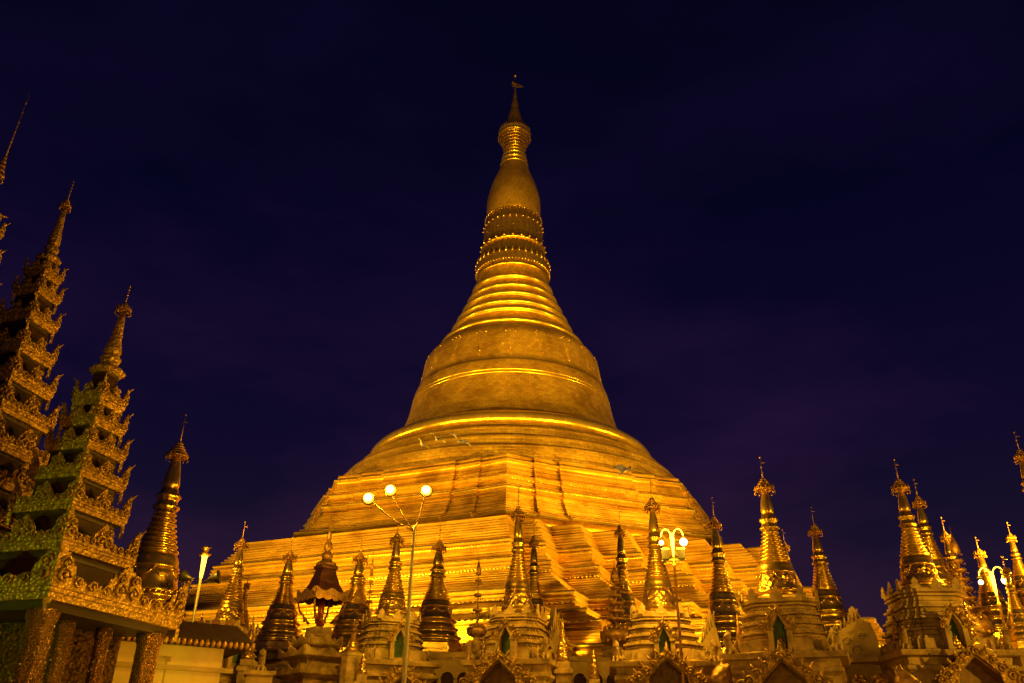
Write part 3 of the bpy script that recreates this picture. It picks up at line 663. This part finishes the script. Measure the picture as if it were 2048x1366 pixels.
# ------------------------------------------------------------ RED-ROOFED CANOPY SHRINE
az, d = -12.42, 40
t = thing('canopy_shrine', 'small red-roofed canopy on one red pillar over a white lotus pedestal', 'shrine', at(az, d), radians(12.4 + 28))
def sqloft(pr, n=1): return [[(-a, -a, z), (a, -a, z), (a, a, z), (-a, a, z)] for a, z in pr]
MB().loft(sqloft([(.8, 8.55), (.86, 8.62), (.72, 8.75), (.52, 9.15), (.4, 9.55), (.34, 9.8), (.4, 9.84), (.42, 9.98), (.3, 10.05), (.2, 10.15)])).obj('roof', 'redroof', t)
b = MB()
for k in range(4):
    mt = Matrix.Rotation(k * pi / 2, 4, 'Z')
    tops = []; bots = []
    for i in range(33):
        u = -1 + i / 16; h = .1 + .16 * abs(cos(pi * u)) ** 3 + (.05 if i % 2 else 0)
        tops.append((u * .84, 8.6 + h)); bots.append((u * .84, 8.42 - .1 * abs(sin(2 * pi * u))))
    b.strip(tops, bots, .05, mt @ T(0, -.86, 0))
    pts = [(.8, -.8, 8.55), (.95, -.95, 8.5), (1.06, -1.06, 8.6), (1.08, -1.08, 8.8)]
    b.tube(pts, .07, 6, mt, .02); b.ball((.88, -.88, 8.4), .09, mt)
    b.tube([(.8, -.8, 8.35), (.7, -.7, 7.95), (.35, -.35, 7.4)], .04, 5, mt, .07)
    b.ball((.5, -.5, 7.6), .1, mt, 6, 4); b.ball((.62, -.3, 7.5), .08, mt, 6, 4)
b.obj('carved_eave', 'old', t)
b = MB().lathe([(.3, 9.95), (.45, 10.0), (.44, 10.12), (.28, 10.2), (.2, 10.35), (.28, 10.45), (.2, 10.6), (.12, 10.7), (.2, 10.85), (.14, 11.1), (.06, 11.25), (.12, 11.4), (.03, 11.65), (.02, 12.3)], 20, ribs=10, amp=.06)
b.obj('roof_finial', 'old', t)
MB().lathe([(.15, 7.2), (.15, 8.6)], 16).obj('pillar', 'red', t)
b = MB().loft(sqloft([(1.3, 0), (1.3, 4.6), (1.05, 4.7), (1.0, 5.0), (1.25, 5.15), (1.3, 5.25), (1.05, 5.3), (.85, 5.45), (.85, 5.8), (1.15, 5.9), (1.2, 6.0), (.9, 6.05), (.6, 6.2), (.55, 6.35), (.8, 6.42), (.82, 6.55), (.5, 6.6), (.42, 6.7), (.4, 6.8), (.45, 6.85), (.42, 7.22)]))
for zz, hw in ((5.25, 1.3), (6.0, 1.2), (6.55, .8)):
    for k in range(4):
        mt = Matrix.Rotation(k * pi / 2, 4, 'Z'); tops = []; bots = []
        for i in range(41):
            u = -1 + i / 20; tops.append((u * hw, zz + .08 + .22 * abs(cos(pi * u)) ** 2.5 + (.03 if i % 2 else 0))); bots.append((u * hw, zz - .08))
        b.strip(tops, bots, .06, mt @ T(0, -hw - .02, 0))
b.obj('lotus_pedestal', 'plaster', t)

# ------------------------------------------------------------ LEFT PAVILION TOWERS
def crest_strip(b, L, hmax, z, off, mt, peaks=(0, .5, 1), hmin=.25, n=96, th=.07, widths=.16):
    tops = []; bots = []
    for i in range(n + 1):
        u = i / n; h = hmin
        for p in peaks:
            dd = abs(u - p) / widths
            amp_ = 1.0 if p in (0, 1) else .85
            if dd < 1: h = max(h, hmin + (amp_ - hmin) * (1 - dd) ** .75 * (1 if dd < .85 else .6))
        h *= hmax; h += (.085 * hmax if i % 2 else 0)
        tops.append(((u - .5) * L, z + h)); bots.append(((u - .5) * L, z - .02))
    b.strip(tops, bots, th, mt @ T(0, off, 0))
def relief(b, L, hmax, z, off, mt, n):        # curls modelled on the board
    for k in range(n):
        u = (k + .5) / n; x = (u - .5) * L; s = 1 if u < .5 else -1
        near = min(u, abs(u - .5), 1 - u)
        q = hmax * (.16 if near > .12 else .24)
        scroll(b, x, off - .05, z + q * 1.1, q * .9, s, mt)
        if near < .12: scroll(b, x, off - .05, z + hmax * .55, q * .7, -s, mt)
def tower(label, az, d, spec, zfin, loc=None):
    """spec: list of (z eave, half diagonal) from the bottom up; zfin: spire heights"""
    t = thing('pavilion_tower', label, 'tower', at(az, d) if loc is None else loc, radians(-az + 45), 'tiered gilt pavilion towers')
    for i, (z, R) in enumerate(spec):
        a = R / sqrt(2); L = 2 * a
        znext, Rn = spec[i + 1] if i + 1 < len(spec) else (zfin[0], R * .5)
        gap = znext - z; an = Rn / sqrt(2) if i + 1 < len(spec) else a * .6
        fh = min(.36, gap * .2)
        eo = MB().loft(sqloft([(a - .12, z - fh), (a, z - fh), (a + .02, z - fh * .45), (a + .05, z - fh * .4), (a + .05, z - .02), (a + .08, z), (a + .02, z + .03), (an * .8, z + gap * .3)])).obj('eave', 'carved', t)
        b = MB()
        for k in range(4):
            mt = Matrix.Rotation(k * pi / 2, 4, 'Z')
            hm = min(gap * .74, .5 + a * .34)
            crest_strip(b, L + .1, hm, z, -a - .02, mt, hmin=.2, n=72)
            relief(b, L, hm, z, -a - .05, mt, 10)
            # hanging tooth under the corner
            b.prism([(-.12, z - fh), (.12, z - fh), (0, z - fh - .38)], .1, mt @ T(-a + .02, -a + .02, 0, rz=radians(-45)))
            b.tube([(-a, -a, z + hm * .7), (-a - .06, -a - .06, z + hm * .95), (-a - .14, -a - .14, z + hm * 1.12)], .06, 5, mt, .012)
        b.obj('carved_crest', 'carved', eo)
        # recessed wall above the eave
        ww = an * .86
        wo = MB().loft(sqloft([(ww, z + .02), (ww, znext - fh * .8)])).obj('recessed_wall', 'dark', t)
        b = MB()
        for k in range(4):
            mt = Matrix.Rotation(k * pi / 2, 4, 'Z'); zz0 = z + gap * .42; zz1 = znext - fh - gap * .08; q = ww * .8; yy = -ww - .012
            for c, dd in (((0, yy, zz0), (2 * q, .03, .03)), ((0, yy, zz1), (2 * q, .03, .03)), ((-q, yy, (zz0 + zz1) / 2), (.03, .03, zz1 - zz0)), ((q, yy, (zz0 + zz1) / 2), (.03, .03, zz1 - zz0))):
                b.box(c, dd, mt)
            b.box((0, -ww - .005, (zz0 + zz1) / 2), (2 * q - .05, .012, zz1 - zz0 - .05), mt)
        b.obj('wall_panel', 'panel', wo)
    z0, z1, z2, z3, z4 = zfin; r = spec[-1][1] * .62
    b = MB().lathe([(r * 1.1, z0 - .25), (r * 1.2, z0 - .12), (r * .8, z0 + .02), (r * .55, z0 + .1), (r * .6, z0 + .2), (r * .72, z0 + .4), (r * .5, z0 + .5), (r * .42, z0 + .55)], 24, ribs=8, amp=.06)
    b.lathe([(r * .5, z0 + .52), (r * .6, z0 + .62), (r * .56, (z0 + z1) / 2 + .2), (r * .4, z1), (r * .3, (z1 + z2) / 2), (r * .2, z2 - .1)], 16, ribs=8, amp=.05)
    b.obj('spire', 'carved', t)
    b = MB(); hti(b, z2, r * .55, (z3 - z2) * .9, 20)
    b.tube([(0, 0, z2), (0, 0, z4)], .035, 6, r2=.012)
    for k in range(5): b.ball((0, 0, z3 + (z4 - z3) * k / 5), .04, None, 6, 4)
    b.obj('umbrella_crown', 'old', t)
    return t
d0 = 30
tower('nearer gilt pavilion tower of seven carved tiers rising over the mosaic pillars', -28.55, 30,
      [(5.9, 4.0), (7.55, 2.2), (8.85, 1.68), (9.95, 1.4), (10.95, 1.18), (11.85, .97), (12.75, .78)], (14.1, 15.2, 16.45, 17.0, 17.6))
t1 = [(5.9, 4.4), (7.6, 3.6), (8.9, 3.05), (10.2, 2.6), (11.5, 2.2), (12.9, 1.82), (14.2, 1.5), (15.5, 1.22), (16.9, .98), (18.1, .78), (19.0, .62)]
tower('taller gilt pavilion tower at the left edge behind the nearer one', -33.9, 34, t1, (20.0, 21.4, 22.5, 23.2, 24.0))
t0 = [(z * .93 + .6, r * .8) for z, r in t1[2:]]
tower('pavilion tower standing outside the left edge, only its beaded umbrella showing', -38.3, 29, t0, (18.3, 19.0, 19.7, 21.3, 23.6))

# pavilion under the nearer tower
pv = thing('mosaic_pavilion', 'mosaic-clad hall with glittering round pillars beneath the nearer carved tower', 'pavilion', at(-28.55, 30), radians(28.55 + 45))
h = 4.0 / sqrt(2)
b = MB().loft(sqloft([(h - .25, 5.35), (h - .2, 5.6)])); b.obj('soffit', 'dark', pv)
for x, y, r in ((-h + .45, -h + .45, .36), (h - .6, -h + .55, .36), (-h + .55, h - .6, .3), (h - .6, h - .6, .3), (-.6, -h + 1.3, .24), (.9, -h + 1.2, .22)):
    pl = MB().lathe([(r * 1.25, 0), (r * 1.25, .4), (r, .5), (r * .98, 5.0), (r * 1.15, 5.1), (r * 1.2, 5.36)], 28).obj('pillar', 'mosaic', pv, (x, y, 0))
    bb = MB()
    for k in range(14):
        a = random.random() * 6.28; bb.ball((r * 1.0 * cos(a), r * 1.0 * sin(a), 3 + 2 * random.random()), .03, None, 5, 4)
    bb.obj('glass_stud', 'gem', pl)
MB().box((.2, 1.4, 2.65), (5.0, .3, 5.3)).obj('inner_wall', 'relief', pv)
MB().box((1.0, 1.0, 2.67), (3.5, 3.5, 5.36)).obj('sanctuary', 'relief', pv)
b = MB()
for k in range(22):
    scroll(b, -1.6 + (k % 11) * .36, .7, 3.6 + (k // 11) * .9 + .15 * sin(k), .17, 1 if k % 2 else -1, Matrix.Identity(4))
b.obj('wall_relief', 'relief', pv)

# low building at far left bottom: cream wall with dark skirting roof
cw = thing('cream_side_building', 'cream walled low building between the pavilion and the brown shrine', 'building', at(-21.6, 34), radians(21.6 + 10))
MB().box((-.2, 0, 2.7), (4.0, 3, 5.4)).obj('wall', 'cream', cw)
MB().box((0, -1.53, 4.62), (4.42, .12, .16)).obj('string_course', 'ochre', cw)
b = MB().loft([[(-2.4, -1.75, 5.35), (2.6, -1.75, 5.35), (2.6, 1.7, 5.35), (-2.4, 1.7, 5.35)], [(-2.3, -1.85, 5.6), (2.7, -1.85, 5.6), (2.7, 1.7, 5.6), (-2.3, 1.7, 5.6)], [(-1.9, -1.2, 6.2), (2.2, -1.2, 6.2), (2.2, 1.2, 6.2), (-1.9, 1.2, 6.2)]])
b.obj('roof', 'dark', cw)
b = MB()
for k in range(26): b.ball((-2.3 + k * .2, -1.86, 5.45), .1, None, 6, 4, (1, .5, 1.3))
b.obj('lotus_cornice', 'old', cw)

# ------------------------------------------------------------ LAMPS
def glow(p, power, r=.2): point('lamp_light', p, power * PW, rad=r)
pb = at(-6.7, 30)
t = thing('lamp_pole', 'tall slim pole with three blazing floodlamps on spread arms', 'lamp', pb)
MB().lathe([(.16, 0), (.16, .3), (.11, .4), (.055, 9.3), (.05, 9.5)], 14).obj('pole', 'iron', t)
for az, z in ((-10.05, 10.34), (-8.57, 10.69), (-6.02, 10.74)):
    p = at(az, 29.6, z) - pb
    b = MB(); st = Vector((0, 0, 9.3)); n = 6
    b.tube([st + (p - st) * (i / n) + Vector((0, 0, -.12 * sin(pi * i / n))) for i in range(n + 1)], .022, 6)
    b.obj('arm', 'old', t)
    hd = MB().lathe([(.05, .34), (.09, .26), (.17, .14), (.23, .02), (.24, -.03), (.2, -.03)], 16, T(p.x, p.y + .08, p.z, rx=radians(-78))).obj('lamp_head', 'black', t)
    MB().ball(p + Vector((0, -.06, 0)), .13, None, 16, 10, (1, .6, 1)).obj('lamp_glass', 'lamp', hd)
    MB().lathe([(.13, .03), (.21, -.02), (.19, -.05), (.125, 0)], 20, T(p.x, p.y + .03, p.z, rx=radians(-78)), caps=False).obj('halo_ring', 'halo', hd)  # added glowing ring that stands in for the lamp's halo
    spot('lamp_light', pb + p + Vector((0, -.3, 0)), pb + p + Vector((0, -10, -7)), 900 * PW, 2.6, .8, rad=.15)
    point('lamp_light', pb + p + Vector((0, .4, .1)), 900 * PW, rad=.15)
def street_lamp(label, az, d, top, s=1.0, grp='curved double-arm street lamps'):
    t = thing('street_lamp', label, 'street lamp', at(az, d), radians(-az), grp)
    MB().lathe([(.15, 0), (.15, .5), (.07, .6), (.045, top - 1.3), (.08, top - 1.28), (.08, top - 1.2), (.04, top - 1.15), (.04, top - .9)], 12).obj('pole', 'old', t)
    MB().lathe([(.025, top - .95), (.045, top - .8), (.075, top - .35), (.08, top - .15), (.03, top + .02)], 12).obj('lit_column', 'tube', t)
    for sx in (-1, 1):
        pts = [(sx * (.05 + .19 * (1 - cos(pi * k / 10))), 0, top - .12 + .3 * sin(pi * k / 10)) for k in range(11)]
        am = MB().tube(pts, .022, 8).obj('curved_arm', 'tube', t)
        x = pts[-1][0]
        MB().lathe([(.03, 0), (.09, -.04), (.11, -.09)], 14, T(x, 0, top - .1)).obj('lamp_cap', 'black', am)
        r = .15 if sx > 0 else .09
        MB().ball((x, 0, top - .1 - .25), r, None, 14, 10).obj('lamp_globe', 'lamp', am)
        glow(t.matrix_world @ Vector((0, 0, 0)) if False else at(az, d) + Matrix.Rotation(radians(-az), 3, 'Z') @ Vector((x * 2, -.9, top - .3)), 1100 * s)
    return t
l2 = street_lamp('double-arm street lamp with glowing globe and speaker boxes beside the broad shrine', 11.25, 33, 10.0)
b = MB()
for x in (-.3, .3):
    b.use('black').box((x, 0, 9.16), (.3, .26, .34)).use('iron').box((x, 0, 9.37), (.34, .3, .07))
b.box((0, 0, 8.96), (.9, .07, .06)); b.obj('speaker_box', 'old', l2)
street_lamp('smaller double-arm lamp glowing among the stupas at the right edge', 30.1, 38, 8.75, .8)
# torch-like lamp at the left
t = thing('pillar_lamp', 'thin post carrying one lit white column and dark loudspeakers near the left pagoda edge', 'lamp', at(-20.2, 40))
MB().tube([(0, 0, 0), (0, 0, 9.1)], .06, 8).obj('pole', 'iron', t)
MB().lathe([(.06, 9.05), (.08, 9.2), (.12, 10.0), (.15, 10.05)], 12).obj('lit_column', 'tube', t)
MB().lathe([(.2, 10.05), (.24, 10.12), (.12, 10.2), (.1, 10.35), (.2, 10.42), (.05, 10.5)], 8, ribs=4, amp=.25).obj('lamp_finial', 'old', t)
for sx in (-1, 1):
    MB().lathe([(.06, 0), (.12, .15), (.3, .45), (.3, .5)], 14, T(sx * .25, -.05, 9.0, ry=sx * 1.35) @ T(0, 0, .1)).obj('loudspeaker', 'black', t)
glow(at(-20.2, 39.2, 9.6), 260)

# ------------------------------------------------------------ PLASTER CRESTS (back fins of guardian figures) AND ARCADES
def crest(label, az, d, z0, w, h_, out, rz=0, ground=True, arches=0, m='ochre'):
    t = thing('plaster_crest', label, 'sculpture', at(az, d), radians(-az) + rz, 'plaster flame crests on arcaded bases')
    o = MB().prism([(x * w, z0 + z * h_) for x, z in out], .42)
    for sx, zz, r in ((-.12, .34, .1), (.2, .42, .09), (.05, .15, .12)):
        pts = []
        for j in range(13):
            f = j / 12; a = f * 3.0 * pi; rr = r * w * (1 - .8 * f); pts.append((sx * w + rr * cos(a), -.22, z0 + zz * h_ + rr * sin(a)))
        o.tube(pts, .028, 5)
    for k in range(6): o.tube([(w * (-.32 + .1 * k), -.2, z0 + h_ * (.5 + .05 * k)), (w * (-.28 + .09 * k), -.24, z0 + h_ * (.6 + .055 * k)), (w * (-.3 + .1 * k), -.2, z0 + h_ * (.68 + .05 * k))], .035, 5)
    o.obj('flame_crest', m, t)
    if arches:
        W = w * 1.15
        MB().box((0, .55, (z0) / 2), (W, .9, z0)).box((0, .1, z0 - .07), (W + .15, 1.4, .14)).obj('arcade_wall', m, t)
        for k in range(arches):
            x = (k - (arches - 1) / 2) * W / arches; r = W / arches * .38
            pts = [(x + r * cos(pi * j / 14), z0 - .75 + r * sin(pi * j / 14)) for j in range(15)]
            outer = [(x + r * 1.2 * cos(pi * j / 14), z0 - .75 + r * 1.2 * sin(pi * j / 14)) for j in range(15)]
            ar = MB().strip(outer, pts, .3, T(0, -.02, 0)); 
            for sx in (-1, 1): ar.box((x + sx * r * 1.1, -.02, (z0 - .75) / 2), (r * .2, .3, z0 - .75))
            ao = ar.obj('arch_frame', m, t)
            MB().prism([(x + r * .98 * cos(pi * j / 14), z0 - .75 + r * .98 * sin(pi * j / 14)) for j in range(15)] + [(x - r * .98, .02), (x + r * .98, .02)], .04, T(0, .08, 0)).obj('gilt_recess', 'chased', ao)
    return t
BIG = [(-.5, .0), (-.52, .35), (-.42, .62), (-.3, .52), (-.12, .6), (.0, .78), (.02, .93), (.1, 1.0), (.2, .9), (.26, .74), (.42, .66), (.5, .4), (.52, 0)]
TALL = [(-.5, 0), (-.48, .3), (-.4, .5), (-.22, .58), (-.1, .8), (-.02, .88), (.05, 1.0), (.12, .85), (.22, .7), (.3, .5), (.42, .25), (.5, 0)]
crest('big pale plaster crest on three gilt arches standing out against the sky on the right', 21.75, 36, 5.5, 1.75, 1.95, BIG, arches=3)
crest('narrow plaster crest between the broad shrine and the polished stupa by the street lamp', 13.2, 36, 4.9, 1.1, 2.75, TALL, arches=1)
crest('greenish plaster crest right of the shrine below the pagoda axis', 2.95, 37, 4.8, .95, 3.1, TALL, rz=.5, arches=1)
crest('pale plaster crest low at the right frame edge', 30.4, 36, 5.0, 1.3, 1.9, TALL, arches=2)
# arcades along the plinth wall, seen between the shrines
for az, lab in ((-3.4, 'short row of three arches in the plinth wall right of the lamp pole'), (5.2, 'short row of arches in the plinth wall left of the broad shrine')):
    q = at(az, 39.0)
    t = thing('wall_arcade', lab, 'arcade', q, radians(-az), 'arcades before the plinth wall')
    MB().box((0, .5, 2.95), (3.0, .9, 5.9)).obj('wall', 'ochre', t)
    for k in range(4):
        x = (k - 1.5) * .72; r = .27
        a_ = [(x + r * cos(pi * j / 12), 5.15 + r * sin(pi * j / 12)) for j in range(13)]; o_ = [(x + r * 1.18 * cos(pi * j / 12), 5.15 + r * 1.18 * sin(pi * j / 12)) for j in range(13)]
        ao = MB().strip(o_, a_, .12, T(0, .0, 0)).obj('arch_frame', 'ochre', t)
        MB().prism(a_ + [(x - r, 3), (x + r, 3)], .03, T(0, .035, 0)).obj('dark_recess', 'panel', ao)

# ------------------------------------------------------------ STATUES
def blob(name, balls, m, loc, rz, sc, label, cat, grp, vox=.03):
    b = MB()
    for x, y, z, r, *s in balls: b.ball((x, y, z), r, T(s=sc), 14, 10, tuple(s) if s else (1, 1, 1))
    o = b.obj(name, m, None, loc, rz)
    md = o.modifiers.new('remesh', 'REMESH'); md.mode = 'VOXEL'; md.voxel_size = vox * sc; md.use_smooth_shade = True
    return tag(o, label, cat, grp)
BUD = [(0, 0, .08, .34, 1, .7, .28), (-.28, -.1, .08, .12, 1, 1, .8), (.28, -.1, .08, .12, 1, 1, .8), (0, .02, .32, .19, 1, .8, 1.25), (0, .02, .52, .17, 1.2, .7, .6), (-.2, -.02, .36, .07, 1, 1, 2.2), (.2, -.02, .36, .07, 1, 1, 2.2),
       (0, -.14, .16, .1, 1.6, .8, .7), (0, 0, .62, .06), (0, -.01, .74, .115, .9, 1, 1.2), (0, 0, .86, .055), (0, 0, .91, .025, 1, 1, 2), (0, -.12, .74, .022), (-.105, 0, .72, .03, .6, 1, 2), (.105, 0, .72, .03, .6, 1, 2)]
def on(az, d, rz, x, y, z): return at(az, d, z) + Matrix.Rotation(radians(rz), 3, 'Z') @ Vector((x, y, 0))
for az, d, z, rz, wl, lab in ((17.75, 33, 5.3, -21.7, 2.1, 'small seated buddha in the niche of the largest white shrine'), (26.2, 36, 5.55, -2.2, 2.1, 'small seated buddha in the niche of the foremost right-hand shrine'), (10.05, 36, 5.4, -7, 2.2, 'small seated buddha in the green niche of the broad shrine')):
    blob('buddha_statue', BUD, 'satin', on(az, d, rz, 0, -wl * .86 - .02, z), radians(rz), .55, lab, 'statue', 'seated buddhas in the shrine niches')
LION = [(0, .12, .2, .2, .8, 1.2, .9), (0, -.05, .42, .19, .85, .8, 1.25), (-.1, -.17, .14, .06, 1, 1, 2.2), (.1, -.17, .14, .06, 1, 1, 2.2), (-.1, -.22, .03, .06, 1, 1.4, .6), (.1, -.22, .03, .06, 1, 1.4, .6), (-.17, .14, .12, .12, .6, 1.2, 1), (.17, .14, .12, .12, .6, 1.2, 1),
        (0, -.1, .72, .17, 1, .95, 1), (0, -.25, .68, .09, 1.1, 1, .8), (-.12, -.05, .86, .045, .7, .7, 1.6), (.12, -.05, .86, .045, .7, .7, 1.6), (0, -.04, .9, .07, .8, .8, 1.5), (0, .3, .3, .05, .8, .8, 3), (0, -.3, .74, .03), (-.07, -.24, .77, .025), (.07, -.24, .77, .025), (0, -.14, .55, .16, 1.1, .6, .8)]
L_ = [(-22.1, 33.0, 5.0, 24, .9, 'white seated lion statue lowest at the left, below the cream building'), (-19.3, 36.2, 4.95, 12, 1.0, 'white seated lion statue left in front of the brown shrine'), (-15.7, 36.4, 4.95, 10, .95, 'white seated lion statue right in front of the brown shrine'),
]
for az, d, z, rz, s, lab in L_:
    blob('lion_statue', LION, 'plaster', at(az, d, z), radians(rz), s * .95, lab, 'statue', 'white lion statues on the shrine ledges', .035)
for (az, d, rz, wl, z, nm) in ((10.05, 36, -7, 2.2, 5.36, 'broad shrine'), (17.75, 33, -21.7, 2.1, 5.26, 'largest white shrine'), (26.2, 36, -2.2, 2.1, 5.51, 'foremost right-hand shrine'), (.6, 36, -16.6, 1.85, 5.46, 'shrine below the pagoda axis')):
    for sx, side in ((-1, 'left'), (1, 'right')):
        blob('lion_statue', LION, 'plaster', on(az, d, rz, sx * wl * .84, -wl * .82, z), radians(rz + sx * 25), .82, 'seated lion statue on the %s ledge of the %s' % (side, nm), 'statue', 'white lion statues on the shrine ledges', .035)
for az, d in ((-22.1, 33.0), (-19.3, 36.2), (-15.7, 36.4)):
    t = thing('statue_pedestal', {-22.1: 'low ochre pedestal under the leftmost lion statue', -19.3: 'low ochre pedestal under the lion left of the brown shrine front', -15.7: 'low ochre pedestal under the lion right of the brown shrine front'}[az], 'pedestal', at(az, d), radians(-az))
    MB().box((0, 0, 2.4), (1.0, 1.0, 4.8)).obj('block', 'ochre', t); MB().box((0, 0, 4.88), (1.2, 1.2, .16)).obj('cap_slab', 'plaster', t)

blob('guardian_statue', LION, 'old', at(13.9, 31, 2.9), radians(-50), 2.2, 'dark bronze guardian lion in shadow before the narrow plaster crest', 'statue', 'dark guardian lions between the shrines', .035)
blob('guardian_statue', LION, 'old', at(23.9, 31, 2.6), radians(40), 2.2, 'dark bronze guardian lion below the gap right of the big plaster crest', 'statue', 'dark guardian lions between the shrines', .035)
def pinnacle(label, az, d, z0, z1, r, m='jewel'):
    t = thing('pinnacle', label, 'pinnacle', at(az, d), radians(-az), 'carved gilt pinnacles between the shrines')
    MB().loft(sqloft([(r * 1.5, 0), (r * 1.5, z0 - .5), (r * 1.9, z0 - .45), (r * 1.9, z0 - .3), (r * 1.4, z0 - .25), (r * 1.3, z0)])).obj('post', 'plaster', t)
    h = z1 - z0; b = MB()
    b.lathe([(r * 1.1, z0), (r * 1.3, z0 + h * .06), (r, z0 + h * .14), (r * 1.15, z0 + h * .2), (r * .85, z0 + h * .3), (r * .95, z0 + h * .34), (r * .6, z0 + h * .5), (r * .7, z0 + h * .54), (r * .3, z0 + h * .75), (.01, z1)], 16, ribs=8, amp=.08)
    for lv in range(4):
        for k in range(8):
            a = 2 * pi * (k + .5 * (lv % 2)) / 8; rr = r * (1.15 - .22 * lv); leaf(b, (rr * cos(a), rr * sin(a), z0 + h * (.04 + .15 * lv)), a, r * .8, -.3)
    b.obj('carved_finial', m, t)
pinnacle('carved gilt pinnacle close on the left of the shrine below the pagoda axis', -1.6, 35, 5.1, 6.4, .16)
pinnacle('glittering carved pinnacle close on the right of the shrine below the pagoda axis', 3.6, 35.5, 5.5, 7.3, .2)
pinnacle('carved pinnacle between the small wall arches and the flower-bowl column', 5.6, 36, 4.9, 6.2, .16)
pinnacle('dark carved pinnacle between the polished stupa and the largest white shrine', 15.0, 33.5, 5.0, 7.0, .18, 'old')
pinnacle('carved pinnacle left of the foremost right-hand shrine', 24.3, 35, 5.4, 7.2, .2)
pinnacle('carved pinnacle at the right shoulder of the foremost right-hand shrine', 28.3, 35, 5.4, 7.3, .2)
pinnacle('carved pinnacle left of the pale stupa near the lamp pole', -9.4, 35.5, 4.9, 5.9, .15)
pinnacle('carved pinnacle on the left shoulder of the brown shrine', -19.7, 38.5, 5.6, 7.4, .2)
pinnacle('carved pinnacle on the right shoulder of the brown shrine', -16.6, 38.5, 5.6, 7.4, .2)

# ------------------------------------------------------------ BIRDS
def bird(label, az, d, z, rz, tilt, s):
    b = MB()
    prf = [(.005, -.2), (.05, -.14), (.065, -.02), (.05, .1), (.035, .16), (.04, .19), (.03, .23), (.004, .29)]
    b.lathe(prf, 8, T(rx=radians(-90)))
    b.add([(-.05, -.18, 0), (.05, -.18, 0), (.07, -.33, .01), (-.07, -.33, .01), (0, -.2, .02)], [(0, 1, 2, 3), (0, 4, 1), (1, 4, 2), (2, 4, 3), (3, 4, 0)])
    for sx in (-1, 1):
        L0 = [(0.03, .14, .02), (.22, .2, .14), (.42, .1, .2), (.6, -.08, .16)]; L1 = [(.03, -.16, .01), (.22, -.14, .12), (.4, -.18, .18), (.58, -.2, .15)]
        vs = [(sx * x, y, z_ + .008) for x, y, z_ in L0 + L1] + [(sx * x, y, z_ - .012) for x, y, z_ in L0 + L1]
        fs = []
        for i in range(3): fs += [(i, i + 1, 5 + i, 4 + i), (8 + i, 12 + i, 13 + i, 9 + i), (i, 8 + i, 9 + i, i + 1), (4 + i, 5 + i, 13 + i, 12 + i)]
        fs += [(3, 11, 15, 7)]
        b.add(vs, fs)
    o = b.obj('flying_bird', 'bird', None, at(az, d, z)); o.rotation_euler = (tilt, .35, rz); o.scale = (s, s, s)
    tag(o, label, 'bird', 'birds flying before the pagoda')
bird('leftmost small bird of the three flying left of the pagoda axis', -6.57, 45, 18.2, .9, .7, .85)
bird('middle bird of the three flying left of the pagoda axis', -5.5, 45, 18.55, .6, .6, .9)
bird('rightmost and largest of the three birds left of the pagoda axis', -3.87, 45, 18.5, .5, .7, 1.2)
bird('single bird flying in front of the right octagonal terrace', 8.29, 45, 16.7, -1.0, .7, 1.35)

# ------------------------------------------------------------ DARK TREE on the right skyline
def tree(label, az, d, zt, R):
    t = thing('dark_tree', label, 'tree', at(az, d)); 
    tk = MB().tube([(0, 0, 0), (.3, .1, zt * .3), (0, .2, zt * .55), (.2, 0, zt * .8)], .5, 8, r2=.12)
    for k in range(7):
        a = k * .9; tk.tube([(0, .1, zt * (.35 + .05 * k)), (R * .4 * cos(a), R * .4 * sin(a), zt * (.5 + .05 * k)), (R * .75 * cos(a), R * .75 * sin(a), zt * (.58 + .05 * k))], .16, 5, r2=.04)
    tk.obj('trunk', 'bark', t)
    b = MB()
    cl = [(random.uniform(-.7, .7) * R, random.uniform(-.7, .7) * R, zt * random.uniform(.45, .9)) for _ in range(26)]
    for cx, cy, cz in cl:
        rr = R * random.uniform(.2, .38)
        for _ in range(130):
            v = Vector((random.gauss(0, 1), random.gauss(0, 1), random.gauss(0, .8))).normalized() * rr * random.random() ** .4
            s = .22; mt = T(cx + v.x, cy + v.y, min(cz + v.z, zt), random.uniform(0, 6), random.uniform(0, 6), random.uniform(0, 6))
            b.add([(-s, 0, 0), (0, -s * .5, 0), (s, 0, 0), (0, s * .5, 0)], [(0, 1, 2, 3)], mt)
    b.obj('crown', 'leaf', t)
tree('dark leafy tree in the gap between the big plaster crest and the right-hand cluster', 24.6, 62, 10.2, 3.6)
tree('dark tree behind the right-hand cluster of stupas', 29.0, 64, 11.6, 4.2)

# green spot on the left flank of the towers
spot('green_beam', (-21, 7, 2.5), (-15.0, 27.0, 8), 3600, .62, .6, (.5, .9, .01), .3)
spot('tower_beam', (13, 20, 2.5), (-15, 27, 8), 6200, .62, .7, rad=.3)
